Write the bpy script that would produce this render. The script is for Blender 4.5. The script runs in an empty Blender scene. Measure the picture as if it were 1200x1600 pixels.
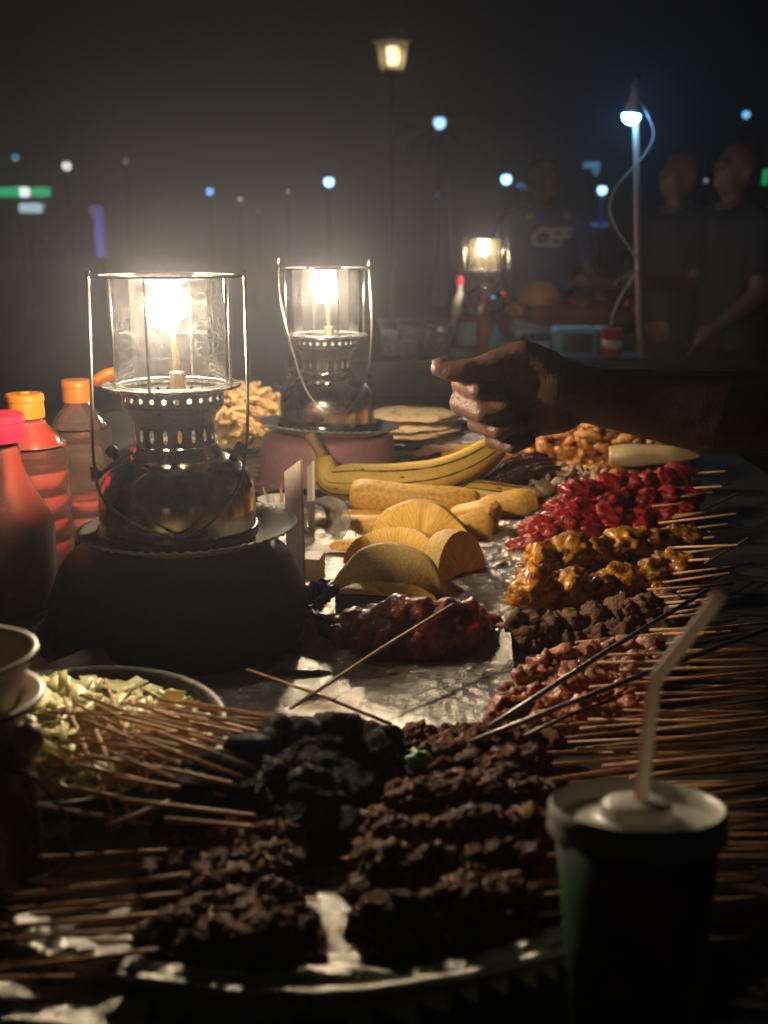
import bpy, bmesh, math, random
from mathutils import Vector, Matrix, noise, Euler, Quaternion
random.seed(7)
R = math.radians
scene = bpy.context.scene
col = scene.collection

# ------------------------------------------------------------------ camera
T = 0.80                      # height of the table tops
CZ = T + 0.43
PITCH = R(14.04)
F = 1720.0                    # focal length in pixels of the 1200x1600 frame
cam_d = bpy.data.cameras.new('camera')
cam_d.sensor_fit = 'VERTICAL'; cam_d.sensor_height = 36.0; cam_d.sensor_width = 27.0
cam_d.lens = F/1600*36.0
cam_d.clip_start = 0.02; cam_d.clip_end = 500
cam_d.dof.use_dof = True; cam_d.dof.focus_distance = 1.28; cam_d.dof.aperture_fstop = 5.4
cam = bpy.data.objects.new('camera', cam_d); col.objects.link(cam)
cam.location = (0, 0, CZ); cam.rotation_euler = (math.pi/2-PITCH, 0, 0)
scene.camera = cam

# ------------------------------------------------------------------ night sky, added faint fill lamp, exposure
w = bpy.data.worlds.new('World'); scene.world = w; w.use_nodes = True
wn = w.node_tree; bg = wn.nodes['Background']
sky = wn.nodes.new('ShaderNodeTexSky'); sky.sky_type = 'NISHITA'; sky.sun_disc = False
sky.sun_elevation = R(28); sky.sun_rotation = R(200)
wn.links.new(sky.outputs[0], bg.inputs[0]); bg.inputs[1].default_value = 0.00040
sun_d = bpy.data.lights.new('moon_fill', 'SUN'); sun_d.energy = 0.004; sun_d.angle = R(3); sun_d.color = (0.8, 0.88, 1)  # unseen weak sun added as moonlight-like fill
sun = bpy.data.objects.new('moon_fill', sun_d); col.objects.link(sun); sun.rotation_euler = (R(62), 0, R(200)); sun.location = (0, 0, 20)
vs = scene.view_settings
vs.view_transform = 'Standard'; vs.look = 'None'; vs.exposure = 0.0; vs.gamma = 1.0; vs.use_curve_mapping = False
cy = scene.cycles
cy.use_denoising = True; cy.denoising_prefilter = 'ACCURATE'; cy.denoising_input_passes = 'RGB_ALBEDO_NORMAL'
try: cy.denoiser = 'OPENIMAGEDENOISE'
except Exception: pass
cy.max_bounces = 8; cy.diffuse_bounces = 3; cy.glossy_bounces = 4; cy.transmission_bounces = 6; cy.transparent_max_bounces = 24; cy.volume_bounces = 0
cy.sample_clamp_indirect = 2.0; cy.caustics_reflective = False; cy.caustics_refractive = False

MANTLE_L = 960.0              # radiance of a glowing lantern mantle
HAZE = 0.022

# ------------------------------------------------------------------ geometry helpers
fw = Vector((0, math.cos(PITCH), -math.sin(PITCH))); up = Vector((0, math.sin(PITCH), math.cos(PITCH)))
def ray(u, v): return fw + Vector((1, 0, 0))*((u-600)/F) + up*(-(v-800)/F)
def at(u, v, Y):                       # point seen at picture position u, v standing Y metres away
    d = ray(u, v); return Vector((0, 0, CZ)) + d*(Y/d.y)
def on(u, v, z=0.0):                   # point at height z above the table top
    d = ray(u, v); return Vector((0, 0, CZ)) + d*((T+z-CZ)/d.z)
V = Vector

def link(o, parent=None):
    col.objects.link(o)
    if parent is not None: o.parent = parent
    return o
def tag(o, label, cat, group=None):
    o['label'] = label; o['category'] = cat
    if group: o['group'] = group
    return o
def thing(name, label, cat, loc=(0, 0, 0), rz=0, group=None):
    o = bpy.data.objects.new(name, None); o.empty_display_size = .02
    link(o); o.location = loc; o.rotation_euler = (0, 0, rz)
    return tag(o, label, cat, group)
def mobj(name, me, parent=None, loc=None, rot=None, scale=None):
    o = bpy.data.objects.new(name, me); link(o, parent)
    if loc is not None: o.location = loc
    if rot is not None: o.rotation_euler = rot
    if scale is not None: o.scale = scale
    return o
def mesh(name, vs_, fs, m=None, smooth=True):
    me = bpy.data.meshes.new(name); me.from_pydata([tuple(v) for v in vs_], [], fs); me.update()
    if smooth: me.polygons.foreach_set('use_smooth', [True]*len(me.polygons))
    if m is not None: me.materials.append(m)
    return me
def from_bm(name, bm, m=None, smooth=False):
    me = bpy.data.meshes.new(name); bm.to_mesh(me); bm.free()
    if smooth: me.polygons.foreach_set('use_smooth', [True]*len(me.polygons))
    if m is not None: me.materials.append(m)
    return me
def struct(o): o['kind'] = 'structure'; return o
def stuff(o): o['kind'] = 'stuff'; return o

def lathe_me(name, prof, m, seg=48, smooth=True, rfun=None):
    vs_, fs = [], []
    for (r, z) in prof:
        for i in range(seg):
            a = 2*math.pi*i/seg
            rr = r if rfun is None else rfun(r, z, a)
            vs_.append((rr*math.cos(a), rr*math.sin(a), z))
    n = len(prof)
    for k in range(n-1):
        for i in range(seg):
            j = (i+1) % seg
            fs.append((k*seg+i, k*seg+j, (k+1)*seg+j, (k+1)*seg+i))
    me = mesh(name, vs_, fs, m, smooth)
    return me
def sharp(me, ang=35):
    me.set_sharp_from_angle(angle=R(ang)); return me
def tube_me(name, pts, rad, m, seg=8, caps=True, smooth=True):
    pts = [V(p) for p in pts]; n = len(pts)
    rads = rad if isinstance(rad, (list, tuple)) else [rad]*n
    vs_, fs = [], []
    t0 = (pts[1]-pts[0]).normalized()
    nrm = t0.orthogonal().normalized()
    for i, p in enumerate(pts):
        t = (pts[min(i+1, n-1)]-pts[max(i-1, 0)]).normalized()
        nrm = (nrm - t*nrm.dot(t))
        nrm = nrm.normalized() if nrm.length > 1e-6 else t.orthogonal().normalized()
        b = t.cross(nrm)
        for k in range(seg):
            a = 2*math.pi*k/seg
            vs_.append(p + (nrm*math.cos(a)+b*math.sin(a))*rads[i])
    for i in range(n-1):
        for k in range(seg):
            j = (k+1) % seg
            fs.append((i*seg+k, i*seg+j, (i+1)*seg+j, (i+1)*seg+k))
    if caps:
        fs.append(tuple(range(seg))[::-1]); fs.append(tuple((n-1)*seg+k for k in range(seg)))
    return mesh(name, vs_, fs, m, smooth)
def box_me(name, sx, sy, sz, m, bev=0.0, base=True, seg=2):
    bm = bmesh.new(); bmesh.ops.create_cube(bm, size=1)
    for v in bm.verts: v.co = V((v.co.x*sx, v.co.y*sy, (v.co.z+(.5 if base else 0))*sz))
    if bev > 0: bmesh.ops.bevel(bm, geom=bm.edges[:], offset=bev, segments=seg, affect='EDGES', profile=.6)
    me = from_bm(name, bm, m, bev > 0)
    return sharp(me, 40) if bev > 0 else me
def spline(pts, n=8):                  # Catmull-Rom
    pts = [V(p) for p in pts]; out = []
    for i in range(len(pts)-1):
        p0, p1, p2, p3 = pts[max(i-1, 0)], pts[i], pts[i+1], pts[min(i+2, len(pts)-1)]
        for k in range(n):
            t = k/n
            out.append(.5*((2*p1)+(p2-p0)*t+(2*p0-5*p1+4*p2-p3)*t*t+(3*p1-p0-3*p2+p3)*t**3))
    out.append(pts[-1]); return out
def lump_me(name, seed, rx, ry, rz, amp, freq, m, sub=3, fine=0.25, boxy=0.0):
    bm = bmesh.new(); bmesh.ops.create_icosphere(bm, subdivisions=sub, radius=1)
    off = V((seed*7.31, seed*3.17, seed*1.73))
    for v in bm.verts:
        p = v.co.copy()
        if boxy:
            k = max(abs(p.x), abs(p.y), abs(p.z)); p = p.lerp(p/k*.82, boxy)
        d = noise.noise(v.co*freq+off)*amp + noise.noise(v.co*freq*2.3+off)*amp*.5 + noise.noise(v.co*freq*6+off)*amp*fine
        rg = 1-abs(noise.noise(v.co*freq*1.4+off*2)); d -= max(0, rg-.8)*amp*1.6
        p = p*(1+d); v.co = V((p.x*rx, p.y*ry, p.z*rz))
    return from_bm(name, bm, m, True)

def organic(name, prims, voxel, m, parent=None, smooth=4, noise_amp=0.0, noise_f=20):
    """one continuous skin grown over tapered capsules (p0, p1, r0, r1)"""
    vs_, fs = [], []
    for (p0, p1, r0, r1) in prims:
        p0, p1 = V(p0), V(p1); d = p1-p0; L = d.length
        ax = d.normalized() if L > 1e-6 else V((0, 0, 1))
        q = ax.to_track_quat('Z', 'Y'); seg, base = 16, len(vs_)
        rings = []
        for k in range(1, 6): a = -math.pi/2+k*math.pi/12; rings.append((r0*math.cos(a), r0*math.sin(a)))
        rings.append((r0, 0)); rings.append((r1, L))
        for k in range(1, 6): a = k*math.pi/12; rings.append((r1*math.cos(a), L+r1*math.sin(a)))
        vs_.append(p0-ax*r0)
        for (r, z) in rings:
            for i in range(seg):
                a = 2*math.pi*i/seg; vs_.append(p0+q@V((r*math.cos(a), r*math.sin(a), z)))
        vs_.append(p1+ax*r1); top = len(vs_)-1
        for i in range(seg):
            j = (i+1) % seg
            fs.append((base, base+1+j, base+1+i))
            for k in range(len(rings)-1):
                a0 = base+1+k*seg; fs.append((a0+i, a0+j, a0+seg+j, a0+seg+i))
            a0 = base+1+(len(rings)-1)*seg; fs.append((a0+i, a0+j, top))
    me = mesh(name, vs_, fs, m)
    tmp = bpy.data.objects.new('tmp', me); col.objects.link(tmp)
    rm = tmp.modifiers.new('r', 'REMESH'); rm.mode = 'VOXEL'; rm.voxel_size = voxel; rm.use_smooth_shade = True
    if smooth:
        sm = tmp.modifiers.new('s', 'SMOOTH'); sm.factor = .5; sm.iterations = smooth
    dg = bpy.context.evaluated_depsgraph_get()
    out = bpy.data.meshes.new_from_object(tmp.evaluated_get(dg)); out.name = name
    col.objects.unlink(tmp); bpy.data.objects.remove(tmp); bpy.data.meshes.remove(me)
    if noise_amp:
        nn = [v.normal.copy() for v in out.vertices]
        for v, n_ in zip(out.vertices, nn): v.co += n_*(noise.noise(v.co*noise_f)*noise_amp)
    if not out.materials: out.materials.append(m)
    out.polygons.foreach_set('use_smooth', [True]*len(out.polygons))
    return mobj(name, out, parent)

# ------------------------------------------------------------------ materials
def nodes_of(name):
    m = bpy.data.materials.new(name); m.use_nodes = True
    nt = m.node_tree; return m, nt, nt.nodes['Principled BSDF'], nt.nodes['Material Output']
def mat(name, c1, c2=None, rough=.5, metal=0.0, ns=30.0, bump=0.0, bs=None, rvar=0.0, coat=0.0, vary=0.0, spec=.5,
        sss=0.0, detail=6.0, lo=.35, hi=.65, tr=0.0, coords='Object', k=5.0):
    m, nt, b, out = nodes_of(name)
    tc = nt.nodes.new('ShaderNodeTexCoord')
    c2 = c2 or tuple(x*.7 for x in c1)
    bs = (bs or ns*2)*k; ns = ns*k
    n = nt.nodes.new('ShaderNodeTexNoise'); n.inputs['Scale'].default_value = ns; n.inputs['Detail'].default_value = detail
    n.inputs['Roughness'].default_value = .62
    oi = nt.nodes.new('ShaderNodeObjectInfo')
    va = nt.nodes.new('ShaderNodeVectorMath'); va.operation = 'ADD'
    cm = nt.nodes.new('ShaderNodeCombineXYZ'); mu = nt.nodes.new('ShaderNodeMath'); mu.operation = 'MULTIPLY'; mu.inputs[1].default_value = 37.0
    nt.links.new(oi.outputs['Random'], mu.inputs[0]); nt.links.new(mu.outputs[0], cm.inputs[0]); nt.links.new(mu.outputs[0], cm.inputs[2])
    nt.links.new(tc.outputs[coords], va.inputs[0]); nt.links.new(cm.outputs[0], va.inputs[1])
    nt.links.new(va.outputs[0], n.inputs['Vector'])
    cr = nt.nodes.new('ShaderNodeValToRGB'); e = cr.color_ramp.elements
    e[0].position = lo; e[1].position = hi; e[0].color = (*c2, 1); e[1].color = (*c1, 1)
    nt.links.new(n.outputs[0], cr.inputs[0]); src = cr.outputs[0]
    if vary:
        hs = nt.nodes.new('ShaderNodeHueSaturation')
        mr = nt.nodes.new('ShaderNodeMapRange'); mr.inputs[3].default_value = 1-vary; mr.inputs[4].default_value = 1+vary
        nt.links.new(oi.outputs['Random'], mr.inputs[0]); nt.links.new(mr.outputs[0], hs.inputs['Value'])
        nt.links.new(src, hs.inputs['Color']); src = hs.outputs[0]
    nt.links.new(src, b.inputs['Base Color'])
    b.inputs['Roughness'].default_value = rough; b.inputs['Metallic'].default_value = metal
    b.inputs['Specular IOR Level'].default_value = spec
    if coat: b.inputs['Coat Weight'].default_value = coat; b.inputs['Coat Roughness'].default_value = .12
    if sss: b.inputs['Subsurface Weight'].default_value = sss; b.inputs['Subsurface Radius'].default_value = (.012, .005, .003); b.inputs['Subsurface Scale'].default_value = 1.0
    if tr: b.inputs['Transmission Weight'].default_value = tr
    if rvar:
        n2 = nt.nodes.new('ShaderNodeTexNoise'); n2.inputs['Scale'].default_value = ns*.6; n2.inputs['Detail'].default_value = 4
        nt.links.new(va.outputs[0], n2.inputs['Vector'])
        mr = nt.nodes.new('ShaderNodeMapRange'); mr.inputs[1].default_value = .3; mr.inputs[2].default_value = .7
        mr.inputs[3].default_value = max(.02, rough-rvar); mr.inputs[4].default_value = min(1, rough+rvar)
        nt.links.new(n2.outputs[0], mr.inputs[0]); nt.links.new(mr.outputs[0], b.inputs['Roughness'])
    if bump:
        n3 = nt.nodes.new('ShaderNodeTexNoise'); n3.inputs['Scale'].default_value = bs or ns*2; n3.inputs['Detail'].default_value = 5
        nt.links.new(va.outputs[0], n3.inputs['Vector'])
        bp = nt.nodes.new('ShaderNodeBump'); bp.inputs['Strength'].default_value = min(1, bump); bp.inputs['Distance'].default_value = .004
        nt.links.new(n3.outputs[0], bp.inputs['Height']); nt.links.new(bp.outputs[0], b.inputs['Normal'])
    return m
def emit(name, c, s):
    m, nt, b, out = nodes_of(name); nt.nodes.remove(b)
    e = nt.nodes.new('ShaderNodeEmission'); e.inputs[0].default_value = (*c, 1); e.inputs[1].default_value = s
    nt.links.new(e.outputs[0], out.inputs[0]); return m
def clear(name, tint=(1, 1, 1), film=.08, filmcol=(.8, .8, .75), rough=.05, ior=1.45, scratch=0.0, fs=40, amount=1.0):
    """thin clear sheet: lets light through, reflects at grazing angles, carries dust or scuffs"""
    m, nt, b, out = nodes_of(name); nt.nodes.remove(b)
    t = nt.nodes.new('ShaderNodeBsdfTransparent'); t.inputs[0].default_value = (*tint, 1)
    g = nt.nodes.new('ShaderNodeBsdfGlossy'); g.inputs['Roughness'].default_value = rough
    d = nt.nodes.new('ShaderNodeBsdfDiffuse'); d.inputs[0].default_value = (*filmcol, 1)
    tl = nt.nodes.new('ShaderNodeBsdfTranslucent'); tl.inputs[0].default_value = (*filmcol, 1)
    dm = nt.nodes.new('ShaderNodeMixShader'); dm.inputs[0].default_value = .5
    nt.links.new(d.outputs[0], dm.inputs[1]); nt.links.new(tl.outputs[0], dm.inputs[2])
    fr = nt.nodes.new('ShaderNodeFresnel'); fr.inputs[0].default_value = ior
    tc = nt.nodes.new('ShaderNodeTexCoord'); n = nt.nodes.new('ShaderNodeTexNoise'); n.inputs['Scale'].default_value = fs; n.inputs['Detail'].default_value = 8
    nt.links.new(tc.outputs['Object'], n.inputs['Vector'])
    mr = nt.nodes.new('ShaderNodeMapRange'); mr.inputs[1].default_value = .3; mr.inputs[2].default_value = .75; mr.inputs[3].default_value = film*.3; mr.inputs[4].default_value = film*1.6
    nt.links.new(n.outputs[0], mr.inputs[0]); fac = mr.outputs[0]
    if scratch:
        for k, (sc, ang) in enumerate(((80, .3), (52, 1.2), (120, 2.1))):
            vo = nt.nodes.new('ShaderNodeTexVoronoi'); vo.feature = 'DISTANCE_TO_EDGE'; vo.inputs['Scale'].default_value = sc
            mp = nt.nodes.new('ShaderNodeMapping'); mp.inputs['Rotation'].default_value = (ang, ang*.7, ang*1.7); mp.inputs['Scale'].default_value = (1, .45, 1.3)
            nt.links.new(tc.outputs['Object'], mp.inputs[0]); nt.links.new(mp.outputs[0], vo.inputs['Vector'])
            m2 = nt.nodes.new('ShaderNodeMapRange'); m2.inputs[1].default_value = 0; m2.inputs[2].default_value = .022; m2.inputs[3].default_value = scratch; m2.inputs[4].default_value = 0
            nt.links.new(vo.outputs['Distance'], m2.inputs[0])
            mm = nt.nodes.new('ShaderNodeMath'); mm.operation = 'MULTIPLY'; nt.links.new(m2.outputs[0], mm.inputs[0]); nt.links.new(n.outputs[0], mm.inputs[1])
            ad = nt.nodes.new('ShaderNodeMath'); ad.operation = 'ADD'; ad.use_clamp = True
            nt.links.new(fac, ad.inputs[0]); nt.links.new(mm.outputs[0], ad.inputs[1]); fac = ad.outputs[0]
    m1 = nt.nodes.new('ShaderNodeMixShader'); nt.links.new(fac, m1.inputs[0]); nt.links.new(t.outputs[0], m1.inputs[1]); nt.links.new(dm.outputs[0], m1.inputs[2])
    m3 = nt.nodes.new('ShaderNodeMixShader'); nt.links.new(fr.outputs[0], m3.inputs[0]); nt.links.new(m1.outputs[0], m3.inputs[1]); nt.links.new(g.outputs[0], m3.inputs[2])
    nt.links.new(m3.outputs[0], out.inputs[0]); return m

M = {}
M['ground'] = mat('ground', (.05, .048, .045), (.03, .03, .03), rough=.8, ns=3, bump=.4, bs=40, k=1.0)
M['dark_board'] = mat('dark_board', (.035, .03, .026), (.018, .015, .013), rough=.55, ns=12, bump=.2)
M['steel'] = mat('steel', (.62, .60, .56), (.42, .40, .36), rough=.24, metal=1, ns=45, rvar=.12, bump=.04)
M['tank_metal'] = mat('tank_metal', (.66, .62, .55), (.36, .31, .25), rough=.22, metal=1, ns=9, rvar=.14, bump=.05, bs=8)
M['dark_metal'] = mat('dark_metal', (.10, .09, .085), (.05, .045, .04), rough=.42, metal=.8, ns=60, rvar=.15)
M['enamel'] = mat('enamel', (.07, .068, .065), (.03, .03, .03), rough=.38, metal=.3, ns=70, rvar=.15)
M['brass'] = mat('brass', (.62, .42, .20), (.40, .25, .11), rough=.35, metal=1, ns=80)
M['wire'] = mat('wire', (.45, .41, .35), (.25, .22, .19), rough=.33, metal=1, ns=120)
M['ceramic'] = mat('ceramic', (.75, .68, .55), (.55, .45, .32), rough=.7, ns=60)
M['mantle'] = emit('mantle', (1, .79, .53), MANTLE_L)
M['mantle_far'] = emit('mantle_far', (1, .80, .56), MANTLE_L*.40)
M['glass_far'] = clear('glow_film_glass', film=.03, scratch=.1, fs=60, rough=.02, filmcol=(.9, .8, .5))  # yellowish film stands in for the bright glow of the far lantern
M['glass'] = clear('lantern_glass', film=.0028, scratch=.055, fs=90, rough=.012, filmcol=(.85, .83, .78))
M['print'] = mat('glass_print', (.008, .005, .002), rough=.5)
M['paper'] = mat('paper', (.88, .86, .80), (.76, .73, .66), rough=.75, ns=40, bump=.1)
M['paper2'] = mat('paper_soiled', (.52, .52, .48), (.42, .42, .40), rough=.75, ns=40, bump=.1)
M['blue_tub'] = mat('blue_plastic', (.020, .072, .27), (.014, .052, .20), rough=.5, ns=30, rvar=.1, bump=.06, spec=0.2)
M['blue_bag'] = mat('blue_bag', (.02, .07, .26), (.01, .04, .16), rough=.25, ns=30)
M['pink_tub'] = mat('pink_plastic', (.42, .20, .22), (.34, .15, .17), rough=.5, ns=30, rvar=.1)
M['orange_cap'] = mat('orange_cap', (.90, .27, .01), (.75, .20, .01), rough=.4, ns=30, sss=.1)
M['red_cap'] = mat('red_cap', (.72, .02, .06), (.6, .01, .04), rough=.35, ns=30, sss=.1)
M['sauce'] = mat('sauce', (.55, .095, .065), (.45, .07, .045), rough=.4, ns=25, sss=.5)
M['sauce_dark'] = mat('sauce_dark', (.36, .075, .045), (.27, .05, .03), rough=.4, ns=18, sss=.4)
M['bottle'] = clear('bottle_plastic', tint=(.95, .85, .80), film=.22, filmcol=(.62, .42, .34), rough=.12, fs=25, scratch=.12)
M['bottle_red'] = clear('bottle_red_plastic', tint=(.95, .62, .54), film=.30, filmcol=(.58, .26, .20), rough=.12, fs=25, scratch=.12)
M['plastic_clear'] = clear('clear_plastic', tint=(.95, .95, .95), film=.25, filmcol=(.75, .75, .72), rough=.1, fs=60, scratch=.2)
M['wood'] = mat('pale_wood', (.74, .60, .48), (.62, .48, .37), rough=.55, ns=25, bump=.15)
M['stick'] = mat('bamboo', (.66, .40, .20), (.48, .26, .12), rough=.55, ns=70, vary=.22, bump=.1)
M['iron'] = mat('iron_rod', (.32, .30, .27), (.15, .14, .13), rough=.35, metal=1, ns=60)
M['banana'] = mat('banana_peel', (.66, .45, .085), (.50, .30, .045), rough=.5, ns=30, bump=.08, sss=.05, lo=0.3, hi=0.5)
M['banana_dark'] = mat('banana_brown', (.07, .04, .015), (.035, .02, .01), rough=.7, ns=50)
M['peeled'] = mat('peeled_plantain', (.70, .40, .075), (.42, .20, .035), rough=.55, ns=34, bump=.2, bs=60, sss=.2, vary=.08, lo=0.3, hi=0.56)
M['fruit_skin'] = mat('breadfruit_skin', (.64, .43, .14), (.44, .28, .08), rough=.6, ns=60, bump=.5, bs=140)
M['chip'] = mat('fried_chip', (.66, .44, .20), (.50, .30, .11), rough=.6, ns=40, bump=.15, vary=.22, sss=.1)
M['bread'] = mat('flatbread', (.64, .47, .27), (.30, .17, .07), rough=.8, ns=26, bump=.3, lo=.36, hi=.47, vary=.08, k=2.0)
M['cabbage'] = mat('cabbage', (.86, .79, .46), (.72, .65, .28), rough=.4, ns=12, sss=.2)
M['red_meat'] = mat('red_chicken', (.50, .030, .022), (.10, .007, .010), rough=.30, ns=2.0, bump=.45, bs=7, k=1.0, coat=.35, vary=.25, sss=.12, lo=0.38, hi=0.6)
M['yellow_meat'] = mat('yellow_chicken', (.66, .29, .016), (.17, .05, .008), rough=.34, ns=1.8, bump=.45, bs=7, k=1.0, coat=.3, vary=.25, sss=.12, lo=0.4, hi=0.6)
M['grey_meat'] = mat('grey_beef', (.27, .14, .085), (.10, .048, .03), rough=.55, ns=1.8, bump=.6, bs=9, k=1.0, vary=.25, spec=0.15)
M['pink_meat'] = mat('pink_fish', (.50, .22, .13), (.26, .075, .04), rough=.38, ns=1.6, bump=.4, bs=8, k=1.0, coat=.25, vary=.2, sss=.12)
M['orange_meat'] = mat('orange_fish', (.46, .15, .04), (.24, .05, .016), rough=.36, ns=1.6, bump=.4, bs=8, k=1.0, coat=.3, vary=.2, sss=.1)
M['dark_meat'] = mat('dark_beef', (.21, .072, .020), (.035, .012, .005), rough=0.26, ns=2.4, bump=.8, bs=10, k=1.0, vary=.3, spec=0.1, lo=0.4, hi=0.62)
M['black_meat'] = mat('black_beef', (.010, .007, .0045), (.003, .002, .0015), rough=0.28, ns=2, bump=.8, bs=10, k=1.0, vary=.3, spec=0.03)  # colour taken darker to stand in for shade on the middle pile
M['chop'] = mat('glazed_leg', (.36, .026, .016), (.07, .008, .008), rough=.28, ns=14, bump=.5, bs=90, coat=.4, sss=.1, lo=0.4, hi=0.6)
M['octopus'] = mat('octopus', (.085, .018, .016), (.035, .008, .008), rough=.22, ns=40, bump=.4, bs=120, coat=.4)
M['squid'] = mat('squid', (.46, .34, .22), (.30, .18, .10), rough=.38, ns=40, bump=.2, sss=.25, vary=.2)
M['squid_pale'] = mat('squid_pale', (.62, .48, .28), (.54, .39, .20), rough=.35, ns=16, sss=.3)
M['prawn'] = mat('prawn', (.66, .36, .11), (.46, .17, .045), rough=.42, ns=40, bump=.3, sss=.2, vary=.22)
M['skin'] = mat('dark_skin', (.165, .082, .052), (.12, .056, .034), rough=.46, ns=30, bump=0.32, bs=70, sss=.12)
M['skin_far'] = mat('brown_skin', (.17, .085, .055), (.13, .06, .04), rough=.5, ns=30, sss=.1)
M['nail'] = mat('nail', (.30, .17, .12), rough=.3)
M['hair'] = mat('black_hair', (.012, .010, .009), rough=.7, ns=80, bump=.4)
M['navy'] = mat('navy_jersey', (.10, .11, .30), (.08, .085, .24), rough=.7, ns=14, bump=.2, bs=12)
M['black_cloth'] = mat('black_cloth', (.016, .016, .020), (.010, .010, .012), rough=.8, ns=10, bump=.3, bs=14)
M['grey_cloth'] = mat('grey_cloth', (.035, .034, .036), (.02, .02, .022), rough=.8, ns=10, bump=.3, bs=14)
M['white_print'] = mat('white_print', (.75, .75, .73), rough=.6)
M['gold_print'] = mat('gold_print', (.55, .38, .12), rough=.6)
M['cup_white'] = mat('cup_lid', (.60, .58, .52), (.54, .52, .46), rough=.35, ns=30)
M['enamelware'] = mat('cream_enamel', (.52, .43, .31), (.44, .35, .24), rough=.35, ns=30)
M['flask'] = mat('brown_flask', (.060, .032, .022), (.035, .018, .012), rough=.30, ns=24, rvar=.1)
M['black_rubber'] = mat('black_cord', (.02, .018, .016), rough=.45)
M['led'] = emit('led_bulb', (.16, .50, 1), 60)
M['led_body'] = mat('bulb_body', (.6, .6, .6), rough=.5)
M['post'] = mat('post_paint', (.16, .16, .155), (.12, .12, .118), rough=.6)
M['rust_pole'] = mat('pole_paint', (.36, .25, .17), (.16, .10, .07), rough=.6, ns=35, lo=.4, hi=.6)
M['cable'] = mat('white_cable', (.38, .38, .38), rough=.5)
M['frond'] = mat('palm_frond', (.05, .10, .045), (.03, .06, .03), rough=.5, ns=4)
M['bark'] = mat('palm_bark', (.12, .09, .06), (.07, .05, .035), rough=.9, ns=8, bump=.5)
M['orange_rind'] = mat('orange_rind', (.65, .30, .04), (.5, .2, .02), rough=.6, ns=20)
M['pale_blue'] = mat('pale_blue_plastic', (.16, .36, .56), (.12, .28, .46), rough=.35, ns=20)
M['teal'] = mat('blue_white_plastic', (.30, .46, .50), (.22, .36, .42), rough=.4, ns=14)
M['green_plastic'] = mat('green_plastic', (.06, .14, .09), (.04, .1, .06), rough=.4, ns=14)
M['red_plastic'] = mat('red_plastic', (.42, .035, .03), (.3, .02, .02), rough=.4, ns=14)
M['cream_plastic'] = mat('cream_plastic', (.55, .50, .40), (.45, .40, .32), rough=.45, ns=14)
M['pot'] = mat('aluminium_pot', (.42, .42, .42), (.25, .25, .25), rough=.35, metal=.9, ns=30)
M['herb'] = mat('herb', (.10, .36, .06), (.05, .22, .03), rough=.45, ns=60, sss=.2)
M['fan_card'] = mat('dark_card', (.05, .05, .048), (.03, .03, .03), rough=.6, ns=20)

def foil_mat():
    m, nt, b, out = nodes_of('aluminium_foil')
    tc = nt.nodes.new('ShaderNodeTexCoord')
    b.inputs['Base Color'].default_value = (.80, .77, .71, 1); b.inputs['Metallic'].default_value = .86
    n0 = nt.nodes.new('ShaderNodeTexNoise'); n0.inputs['Scale'].default_value = 9; n0.inputs['Detail'].default_value = 5
    nt.links.new(tc.outputs['Object'], n0.inputs['Vector'])
    mr = nt.nodes.new('ShaderNodeMapRange'); mr.inputs[1].default_value = .3; mr.inputs[2].default_value = .7; mr.inputs[3].default_value = .22; mr.inputs[4].default_value = .40
    nt.links.new(n0.outputs[0], mr.inputs[0]); nt.links.new(mr.outputs[0], b.inputs['Roughness'])
    # grease smears and scraps of burnt crumbs
    n1 = nt.nodes.new('ShaderNodeTexNoise'); n1.inputs['Scale'].default_value = 14; n1.inputs['Detail'].default_value = 7
    nt.links.new(tc.outputs['Object'], n1.inputs['Vector'])
    cr = nt.nodes.new('ShaderNodeValToRGB'); e = cr.color_ramp.elements
    e[0].position = .30; e[0].color = (.30, .22, .13, 1); e[1].position = .46; e[1].color = (.80, .77, .71, 1)
    nt.links.new(n1.outputs[0], cr.inputs[0]); nt.links.new(cr.outputs[0], b.inputs['Base Color'])
    # creases
    h = None
    for sc, wgt in ((16, 1.0), (44, .5), (110, .25), (280, .10)):
        nz = nt.nodes.new('ShaderNodeTexNoise'); nz.inputs['Scale'].default_value = sc*.5; nz.inputs['Detail'].default_value = 3
        nt.links.new(tc.outputs['Object'], nz.inputs['Vector'])
        mx = nt.nodes.new('ShaderNodeMixRGB'); mx.inputs[0].default_value = .12; nt.links.new(tc.outputs['Object'], mx.inputs[1]); nt.links.new(nz.outputs['Color'], mx.inputs[2])
        vo = nt.nodes.new('ShaderNodeTexVoronoi'); vo.feature = 'F1'; vo.inputs['Scale'].default_value = sc; nt.links.new(mx.outputs[0], vo.inputs['Vector'])
        mu = nt.nodes.new('ShaderNodeMath'); mu.operation = 'MULTIPLY'; mu.inputs[1].default_value = wgt; nt.links.new(vo.outputs['Distance'], mu.inputs[0])
        if h is None: h = mu.outputs[0]
        else:
            ad = nt.nodes.new('ShaderNodeMath'); nt.links.new(h, ad.inputs[0]); nt.links.new(mu.outputs[0], ad.inputs[1]); h = ad.outputs[0]
    bp = nt.nodes.new('ShaderNodeBump'); bp.inputs['Strength'].default_value = .6; bp.inputs['Distance'].default_value = .005
    nt.links.new(h, bp.inputs['Height']); nt.links.new(bp.outputs[0], b.inputs['Normal'])
    return m
M['foil'] = foil_mat()
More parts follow.
